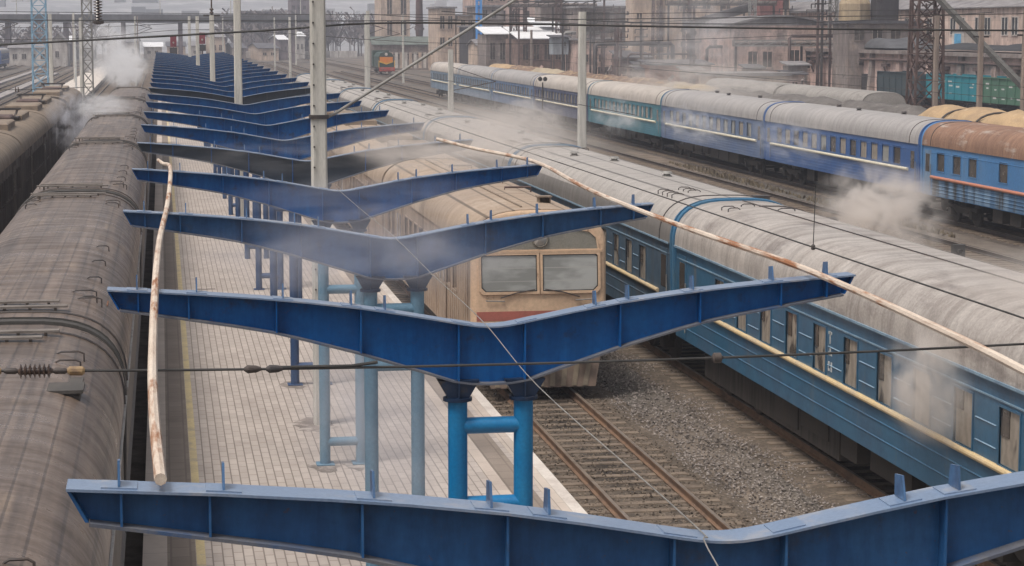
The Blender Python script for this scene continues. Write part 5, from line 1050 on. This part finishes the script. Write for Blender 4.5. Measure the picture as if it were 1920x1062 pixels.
for k in range(26):
    x = rng.uniform(53, 90); y = rng.uniform(246, 345); h_ = rng.uniform(7.5, 13.5)
    if k % 3 == 2: x = 53 + (x - 53) * 0.5
    o = thing('steel_post', 'one of the thin dark steel posts with cross arms among the factory buildings', 'post', (x, y, -0.24), 0, 'dark factory posts')
    MB().box(-0.13, 0.13, -0.13, 0.13, 0, h_).build('shaft', BROWNSTEEL if k % 2 else STEEL, o, smooth=False)
    q = MB()
    for j in range(3): z = h_ - 0.4 - j * rng.uniform(0.7, 1.3); l = rng.uniform(0.5, 1.6); q.box(-l, l, -0.17, -0.131, z, z + 0.12); q.box(l - 0.12, l, -0.16, -0.04, z + 0.121, z + 0.5); q.box(-l, -l + 0.12, -0.16, -0.04, z - 0.5, z - 0.001)
    q.build('cross_arm', STEEL, o, smooth=False)
for k in range(14):
    x = rng.uniform(56, 82); y = rng.uniform(246, 300); h_ = rng.uniform(1.8, 4.2); w_ = rng.uniform(0.7, 2.6)
    building('hut', 'one of the small dark or pinkish huts crowded in front of the factory', x, x + w_, y, y + 2.5, h_, rng.choice((W_DARK, W_BRICK, W_PINK, W_GREY, W_BEIGE)), ('shed', rng.choice((R_SLATE, R_GREY))), rise=0.4, group='small factory huts', front=[(-w_ * 0.2, h_ * 0.4, w_ * 0.3, h_ * 0.3)])
for k in range(7):
    x = rng.uniform(58, 88); y = rng.uniform(250, 330); z = rng.uniform(4, 8.5); l = rng.uniform(5, 11)
    o = MB().tube([(x, y, -0.2), (x, y, z), (x + 0.3, y, z + 0.3), (x + l, y, z + 0.3), (x + l + 0.3, y, z), (x + l + 0.3, y, -0.2)], rng.uniform(0.14, 0.3), 8).build('process_pipe', rng.choice((BROWNSTEEL, STEEL, GALV))); tag(o, 'one of the dark elevated pipes bending between the factory buildings', 'pipe', 'factory pipes')
ch = thing('brown_chimney', 'dark brown rusty stack beside the pale apartment tower', 'chimney', (61.3, 500, -0.24))
MB().lathe([(0.7, 0), (0.75, 6), (1.0, 9), (0.85, 13), (0.8, 20)], (0, 0, 0), 12).build('stack', paint('stack_brown', (0.10, 0.05, 0.04), (0.07, 0.04, 0.035), scale=0.5), ch); MB().lathe([(1.1, 8.6), (1.2, 8.6), (1.2, 9.1), (1.1, 9.1)], (0, 0, 0), 12).build('collar', BROWNSTEEL, ch)

# ------------------------------------------------------------------ far left: overpass, platform, signals
op = thing('overpass', 'grey road overpass crossing far behind the blue frames', 'bridge', (-25, 550, 0))
MB().box(-75, 64, -5, 5, 10.2, 11.5).build('deck', wallm('overpass_grey', (0.07, 0.07, 0.075), (0.055, 0.055, 0.06)), op, smooth=False)
MB().box(-75, 64, -5.2, -5.003, 11.0, 12.3).build('parapet', wallm('parapet_grey', (0.13, 0.13, 0.135), (0.10, 0.10, 0.105)), op, smooth=False)
for k in range(10):
    for yy in (-3, 3): MB().box(-72 + 14.5 * k, -70.9 + 14.5 * k, yy - 0.6, yy + 0.6, -0.24, 10.2).build('pier', W_MAUVE, op, smooth=False)
for i in range(7):
    o = concrete_pole(-72 + 18 * i, 547, 12.3, 19, 0.25, 0.15, 'one of the thin lamp posts on the far overpass', group='overpass lamp posts'); MB().tube([(0, 0, 6.6), (1.5, 0, 7.0)], 0.06, 6).build('lamp_arm', GALV, o)
rw = random.Random(5)
for i in range(22):
    x = -85 + 6.2 * i + rw.uniform(-1, 1); w_ = rw.uniform(2.4, 5.5); z = rw.uniform(2.5, 6.5)
    if 0 < x < 0: continue
    building('low_building', 'one of the small pale or grey buildings in haze beyond the overpass', x, x + w_, 585 + rw.uniform(0, 60), 660, z, rw.choice((W_WHITE, W_GREY, W_MAUVE, W_WHITE, W_BEIGE)), ('gable', rw.choice((R_GREY, R_WHITE, R_SLATE))), rise=1.2, group='hazy low buildings', front=[(-w_ * 0.3, z * 0.4, w_ * 0.18, z * 0.25), (w_ * 0.1, z * 0.4, w_ * 0.18, z * 0.25)])
building('white_hall', 'pale low hall behind the hazy blue coach at the left edge', -36, -27.5, 515, 530, 4.0, W_WHITE, ('gable', R_GREY), rise=0.8, front=grid(-3.4, 2.2, 4, 1.4, 1, 1, 1.0, 1.2))
building('white_hall', 'pale gabled house beside the blue lattice mast base', -25.5, -21.6, 500, 515, 5.4, W_WHITE, ('gable', R_GREY), rise=2.0, ridge='y', front=[(-0.8, 2.0, 0.8, 1.4)])
pe = [(-9.3, 165), (-9.3, 300), (-9.6, 360), (-10.3, 430), (-11.0, 462), (-11.9, 474), (-12.9, 474), (-13.7, 455), (-14.3, 380), (-14.4, 300), (-14.3, 165)]
o = MB().loft([[(x, y, -0.24) for x, y in pe], [(x, y, 0.35) for x, y in pe]]).build('far_platform', paver_mat('far_pavers', (0.66, 0.60, 0.53), (0.58, 0.52, 0.46), (0.4, 0.36, 0.33), 0.5), smooth=False); tag(o, 'bright curved end of the pale platform behind the brown train', kind='structure')
for x0, x1, y0, y1 in ((-21.3, -19.9, 190, 420), (-16.4, -15.4, 190, 330), (-26.4, -25.2, 230, 470)):
    tag(MB().box(x0, x1, y0, y1, -0.24, 0.02).build('path', wallm('path_pale', (0.46, 0.44, 0.42), (0.38, 0.36, 0.35)), smooth=False), 'pale narrow walkway between the left yard tracks', kind='structure')
for x, z, lb in ((1.69, 6.9, 'left of the two red signal boards at the far end of the platform'), (5.6, 7.3, 'right of the two red signal boards at the far end of the platform')):
    s_ = thing('signal', lb, 'signal', (x, 290, -0.24))
    MB().tube([(0, 0, 0), (0, 0, z - 0.6)], 0.1, 8).build('mast', STEEL, s_)
    MB().box(-0.42, 0.42, -0.12, 0.1, z - 0.55, z + 1.0).build('board', paint('signal_red', (0.22, 0.02, 0.03), (0.17, 0.02, 0.03), scale=1), s_, smooth=False)
    MB().lathe([(0.13, -0.02), (0.13, -0.2), (0.1, -0.1)], (0, -0.12, z + 0.05), 10, 'y').build('lens', W_WHITE, s_)
    MB().box(-0.5, 0.5, -0.3, 0.3, z - 1.5, z - 0.65).build('relay_box', W_DARK, s_, smooth=False)
ds = thing('dwarf_signal', 'small black dwarf signal in the weeds beside the empty far track', 'signal', (28.6, 71.9, -0.24))
MB().box(-0.05, 0.05, -0.05, 0.05, 0, 0.45).build('post', STEEL, ds, smooth=False); MB().box(-0.22, 0.22, -0.14, 0.14, 0.42, 0.95).build('head', WIRE, ds, smooth=False); MB().lathe([(0.1, 0), (0.1, -0.16), (0.08, -0.05)], (0, -0.13, 0.7), 10, 'y').build('visor', WIRE, ds)
for k, x in enumerate((33.0, 33.35)):
    pass
tw = thing('twin_signal', 'post with two black signal discs in front of the indigo coach roof', 'signal', (33.1, 181, -0.24))
MB().tube([(0, 0, 0), (0, 0, 4.1)], 0.06, 8).build('post', STEEL, tw)
for s_ in (-0.22, 0.22): MB().lathe([(0.02, -0.1), (0.17, -0.08), (0.2, 0.0), (0.17, 0.08), (0.02, 0.1)], (s_, 0, 4.4), 12, 'y').build('disc', WIRE, tw)
for lb, x, y in (('grey trackside cabinet near the foot of the far coach row', 28.2, 96), ('low dark trackside box beside the empty far track', 27.6, 84)):
    b = thing('relay_cabinet', lb, 'cabinet', (x, y, -0.24)); MB().box(-0.35, 0.35, -0.3, 0.3, 0, 0.8).build('case', GALV if 'grey' in lb else STEEL, b, smooth=False); MB().box(-0.4, 0.4, -0.35, 0.35, 0.802, 0.86).build('lid', STEEL, b, smooth=False)

# ------------------------------------------------------------------ weeds, bare trees, hills
def weeds(label, spots, n, m, hh, name='weeds'):
    b = MB(); rr = random.Random(len(spots))
    for (cx, cy, rx, ry) in spots:
        for i in range(n):
            a = rr.uniform(0, 6.3); q = math.sqrt(rr.random()); x = cx + rx * q * math.cos(a); y = cy + ry * q * math.sin(a); h_ = rr.uniform(0.3, 1) * hh * (1.1 - q * 0.6)
            t = rr.uniform(0, 6.3); l = rr.uniform(0.03, 0.09); dx, dy = math.cos(t) * l, math.sin(t) * l; ox, oy = rr.uniform(-.2, .2) * h_, rr.uniform(-.2, .2) * h_
            b.add([(x - dx, y - dy, -0.25), (x + dx, y + dy, -0.25), (x + ox + dx * .5, y + oy + dy * .5, -0.24 + h_), (x + ox - dx * .5, y + oy - dy * .5, -0.24 + h_ * .9)], [(0, 1, 2, 3)])
    tag(b.build(name, m, smooth=False), label, 'weeds', kind='stuff')
WEED = paint('weed_green', (0.10, 0.105, 0.06), (0.15, 0.135, 0.09), scale=2, rough=0.9); WEEDB = paint('weed_brown', (0.19, 0.15, 0.10), (0.13, 0.105, 0.075), scale=2, rough=0.9)
weeds('grey green weeds along the near side of the empty far track', [(28.3, 71, 0.9, 2.8), (28.4, 78, 0.8, 4), (27.8, 66, 1.2, 3)], 900, WEED, 0.5)
weeds('dry brown weeds scattered over the ballast by the far track', [(27.5, 90, 1.2, 8), (27.8, 112, 1.5, 12), (28, 140, 2, 16), (33.0, 95, 0.5, 12), (33.0, 120, .5, 14), (24, 85, 2, 7)], 500, WEEDB, 0.35, 'dry_weeds')
def bare_wood(label, x0, x1, y0, y1, n, h0, h1, m, seed, zf=lambda x, y: -0.24):
    b = MB(); rr = random.Random(seed)
    for i in range(n):
        x = rr.uniform(x0, x1); y = rr.uniform(y0, y1); h_ = rr.uniform(h0, h1); z = zf(x, y)
        b.bar((x, y, z), (x + rr.uniform(-.4, .4), y, z + h_), 0.22)
        for j in range(22):
            t = rr.uniform(0.3, 1); a = rr.uniform(0, 6.3); l = (1.25 - t) * h_ * 0.38
            p = Vector((x, y, z + h_ * t)); e = p + Vector((math.cos(a) * l, math.sin(a) * l, l * rr.uniform(0.5, 1.2)))
            b.add([p + Vector((-.07, 0, 0)), p + Vector((.07, 0, 0)), e + Vector((.25, 0, .2)), e + Vector((-.25, 0, -.1))], [(0, 1, 2, 3)])
    tag(b.build('bare_wood', m, smooth=False), label, 'wood', kind='stuff')
TWIG = paint('twig', (0.13, 0.105, 0.10), (0.17, 0.14, 0.13), scale=0.5, rough=0.9)
bare_wood('hazy mass of bare grey trees behind the concrete fence', 18, 78, 660, 700, 130, 7, 15, TWIG, 2)
bare_wood('bare grey trees behind the far left platform and overpass', -95, -16, 590, 680, 120, 5, 11, TWIG, 4)
hl_ = MB(); nx, ny = 60, 14
def hz(x, y): return max(-1, (y - 760) / 900 * 70 * (0.75 + 0.55 * mnoise.noise(Vector((x / 260, y / 400, 0))) + 0.15 * mnoise.noise(Vector((x / 60, y / 90, 3))))) + 2
hv = [(-700 + 2000 * i / nx, 760 + 900 * j / ny, hz(-700 + 2000 * i / nx, 760 + 900 * j / ny) if j else -0.3) for j in range(ny + 1) for i in range(nx + 1)]
hl_.add(hv, [(j * (nx + 1) + i, j * (nx + 1) + i + 1, (j + 1) * (nx + 1) + i + 1, (j + 1) * (nx + 1) + i) for j in range(ny) for i in range(nx)])
tag(hl_.build('hills', paint('hill', (0.26, 0.255, 0.26), (0.21, 0.21, 0.215), (0.34, 0.33, 0.33), scale=0.012, rough=1.0, scale3=0.05, amt3=(0.5, 0.6)), smooth=True), 'hazy grey hillside of the city behind the yard', kind='structure')
cb_ = MB(); rr = random.Random(9)
for i in range(420):
    x = rr.uniform(-600, 700); y = rr.uniform(900, 1600); z = hz(x, y); w_, h_ = rr.uniform(4, 14), rr.uniform(2, 7)
    cb_.box(x, x + w_, y, y + 8, z - 4, z + h_)
def citym():
    t = NT('city'); ge = t.n('ShaderNodeNewGeometry'); return t.done(t.mix(ge.outputs['Random Per Island'], (0.22, 0.22, 0.23), (0.5, 0.47, 0.45)), 0.9, 0, 0.2)
tag(cb_.build('far_city', citym(), smooth=False), 'far off houses and blocks of the city fading on the hillside', 'city', kind='stuff')

# ------------------------------------------------------------------ smoke, steam and haze
def plume(label, loc, size, dens, col, seed, nscale=2.6, thr=(0.47, 0.66), rot=(0, 0, 0), name='smoke_plume', edge=(0.25, 1.0)):
    t = NT('plume_' + str(seed)); t.t.nodes.remove(t.b)
    v = t.n('ShaderNodeVolumePrincipled'); tc = t.n('ShaderNodeTexCoord')
    ln = t.n('ShaderNodeVectorMath', operation='LENGTH'); t.l(tc.outputs['Object'], ln.inputs[0])
    f = t.n('ShaderNodeMapRange', interpolation_type='SMOOTHSTEP'); f.inputs[1].default_value = edge[0]; f.inputs[2].default_value = edge[1]; f.inputs[3].default_value = 1; f.inputs[4].default_value = 0
    t.l(ln.outputs['Value'], f.inputs[0])
    mp = t.n('ShaderNodeMapping'); mp.inputs['Location'].default_value = (seed * 3.7, seed * 1.9, seed * 0.7); t.l(tc.outputs['Object'], mp.inputs[0])
    nz = t.n('ShaderNodeTexNoise'); nz.inputs['Scale'].default_value = nscale; nz.inputs['Detail'].default_value = 5; nz.inputs['Roughness'].default_value = 0.55; nz.inputs['Distortion'].default_value = 0.9; t.l(mp.outputs[0], nz.inputs['Vector'])
    d = t.math('MULTIPLY', t.math('MULTIPLY', f.outputs[0], t.rng(nz.outputs['Fac'], *thr)), dens)
    t.l(d, v.inputs['Density']); v.inputs['Color'].default_value = (*col, 1); v.inputs['Anisotropy'].default_value = 0.2
    t.l(v.outputs[0], t.o.inputs['Volume'])
    import bmesh
    me = bpy.data.meshes.new(name); bm = bmesh.new(); bmesh.ops.create_icosphere(bm, subdivisions=3, radius=1.0); bm.to_mesh(me); bm.free(); me.materials.append(t.m)
    o = bpy.data.objects.new(name, me); C.objects.link(o); o.location = loc; o.scale = size; o.rotation_euler = rot
    tag(o, label, 'smoke', kind='stuff'); return o
WARM = (0.97, 0.91, 0.855); WHT = (0.97, 0.97, 0.98); GRY = (0.82, 0.80, 0.80); BLU = (0.86, 0.86, 0.92)
plume('white steam billowing at the left tips of the far frames', (-2.9, 168, 5.6), (2.2, 12, 2.0), 1.0, WHT, 1, thr=(0.42, 0.72), name='steam_plume')
plume('thin pale steam rising over the far left platform', (-4.4, 190, 6.5), (3.6, 22, 3.2), 0.20, WHT, 2, name='steam_plume')
plume('white steam lying on the coach roof by the brown train', (-2.9, 105, 4.75), (1.9, 5, 0.75), 0.9, WHT, 3, thr=(0.42, 0.72), name='steam_plume')
plume('beige smoke puff in front of the deep blue far coach', (26.3, 74, 1.7), (2.5, 4.8, 2.3), 2.0, WARM, 4, thr=(0.45, 0.68), nscale=2.3)
plume('beige dust trailing along the ballast below the smoke puff', (24.6, 66, 0.4), (3.4, 9, 1.5), 0.22, WARM, 5, thr=(0.38, 0.74), nscale=1.8)
plume('beige smoke over the roof end of the nearest blue coach', (13.6, 30.0, 4.3), (1.5, 5.5, 0.9), 0.8, WARM, 6, thr=(0.38, 0.74), nscale=1.7)
plume('beige smoke curling out of a window of the nearest blue coach', (11.95, 31.3, 2.9), (0.5, 2.0, 1.15), 3.2, WARM, 7, thr=(0.40, 0.72), nscale=1.7)
plume('violet grey smoke in front of the third canopy frame', (2.6, 29.0, 5.35), (2.8, 0.6, 0.85), 1.8, BLU, 8, thr=(0.40, 0.74), nscale=1.7)
plume('thin violet grey smoke in front of the fourth canopy frame', (3.6, 38.0, 5.4), (3.2, 0.5, 0.65), 1.2, BLU, 9, thr=(0.40, 0.74), nscale=1.7)
plume('thin pale smoke around the legs of the third and fourth frames', (3.2, 31.0, 2.7), (1.6, 7.0, 2.2), 0.16, BLU, 10, thr=(0.25, 0.8))
plume('grey beige smoke drifting over the right arms of the middle frames', (6.3, 45.5, 6.0), (3.2, 3.4, 0.9), 0.9, WARM, 11)
plume('grey smoke in front of the fifth canopy frame', (2.6, 47.0, 5.7), (3.8, 0.6, 0.6), 0.5, GRY, 12)
plume('large grey smoke cloud drifting before the factory buildings', (48, 190, 8.2), (12, 26, 6), 0.055, GRY, 13)
plume('long dusty smoke bank over the pale blue far coaches', (39, 148, 4.6), (5, 30, 2.6), 0.20, WARM, 14)
plume('thin brown dust lying over the far tracks', (22, 140, 1.2), (8, 40, 2.4), 0.03, WARM, 15, thr=(0.3, 0.8))
plume('small whitish puff on the ballast behind the second blue coach', (20.8, 71, 0.6), (1.0, 2.4, 0.8), 1.6, WHT, 16, name='steam_plume')
plume('beige smoke over the cream train roof and frame arms', (9.6, 62, 5.0), (2.4, 9, 1.2), 0.25, WARM, 17)
plume('brownish smoke by the side of the brown electric train', (-5.0, 118, 3.6), (1.6, 14, 2.0), 0.22, BLU, 18)
plume('white wisps along the side of the deep blue far coach', (33.2, 108, 2.6), (1.0, 9, 1.6), 0.5, WHT, 19, name='steam_plume')
plume('white wisps along the side of the pale dusty blue far coach', (33.0, 128, 2.6), (1.1, 11, 1.7), 0.6, WHT, 20, name='steam_plume')
plume('white wisps along the side of the teal far coach', (33.0, 150, 2.2), (1.2, 9, 1.8), 0.4, WHT, 21, name='steam_plume')
plume('grey steam rising tall before the arched hall', (60, 230, 8), (5, 10, 5.5), 0.16, GRY, 22, name='steam_plume')
plume('pale steam low between the far pole and the teal coach', (29, 165, 1.5), (3, 16, 2.2), 0.22, WARM, 23, name='steam_plume')
plume('thin drifting steam over the middle roofs of the near blue coaches', (13.0, 85, 4.8), (4.5, 22, 1.6), 0.07, WARM, 24, thr=(0.36, 0.74), nscale=1.8, name='steam_plume')
plume('faint steam across the tracks left of the tall concrete pole', (20, 118, 2.0), (5.0, 22, 2.6), 0.045, WARM, 26, thr=(0.36, 0.74), nscale=1.8, name='steam_plume')
hb_ = MB().box(-720, 1320, -45, 1700, -1.4, 120).build('haze', MATS['wire'], smooth=False)
t = NT('haze'); t.t.nodes.remove(t.b); v = t.n('ShaderNodeVolumePrincipled'); v.inputs['Density'].default_value = 0.00044; v.inputs['Color'].default_value = (0.80, 0.85, 0.97, 1); t.l(v.outputs[0], t.o.inputs['Volume'])
hb_.data.materials.clear(); hb_.data.materials.append(t.m)
tag(hb_, 'pale blue grey haze filling the air of the yard', 'haze', kind='stuff')
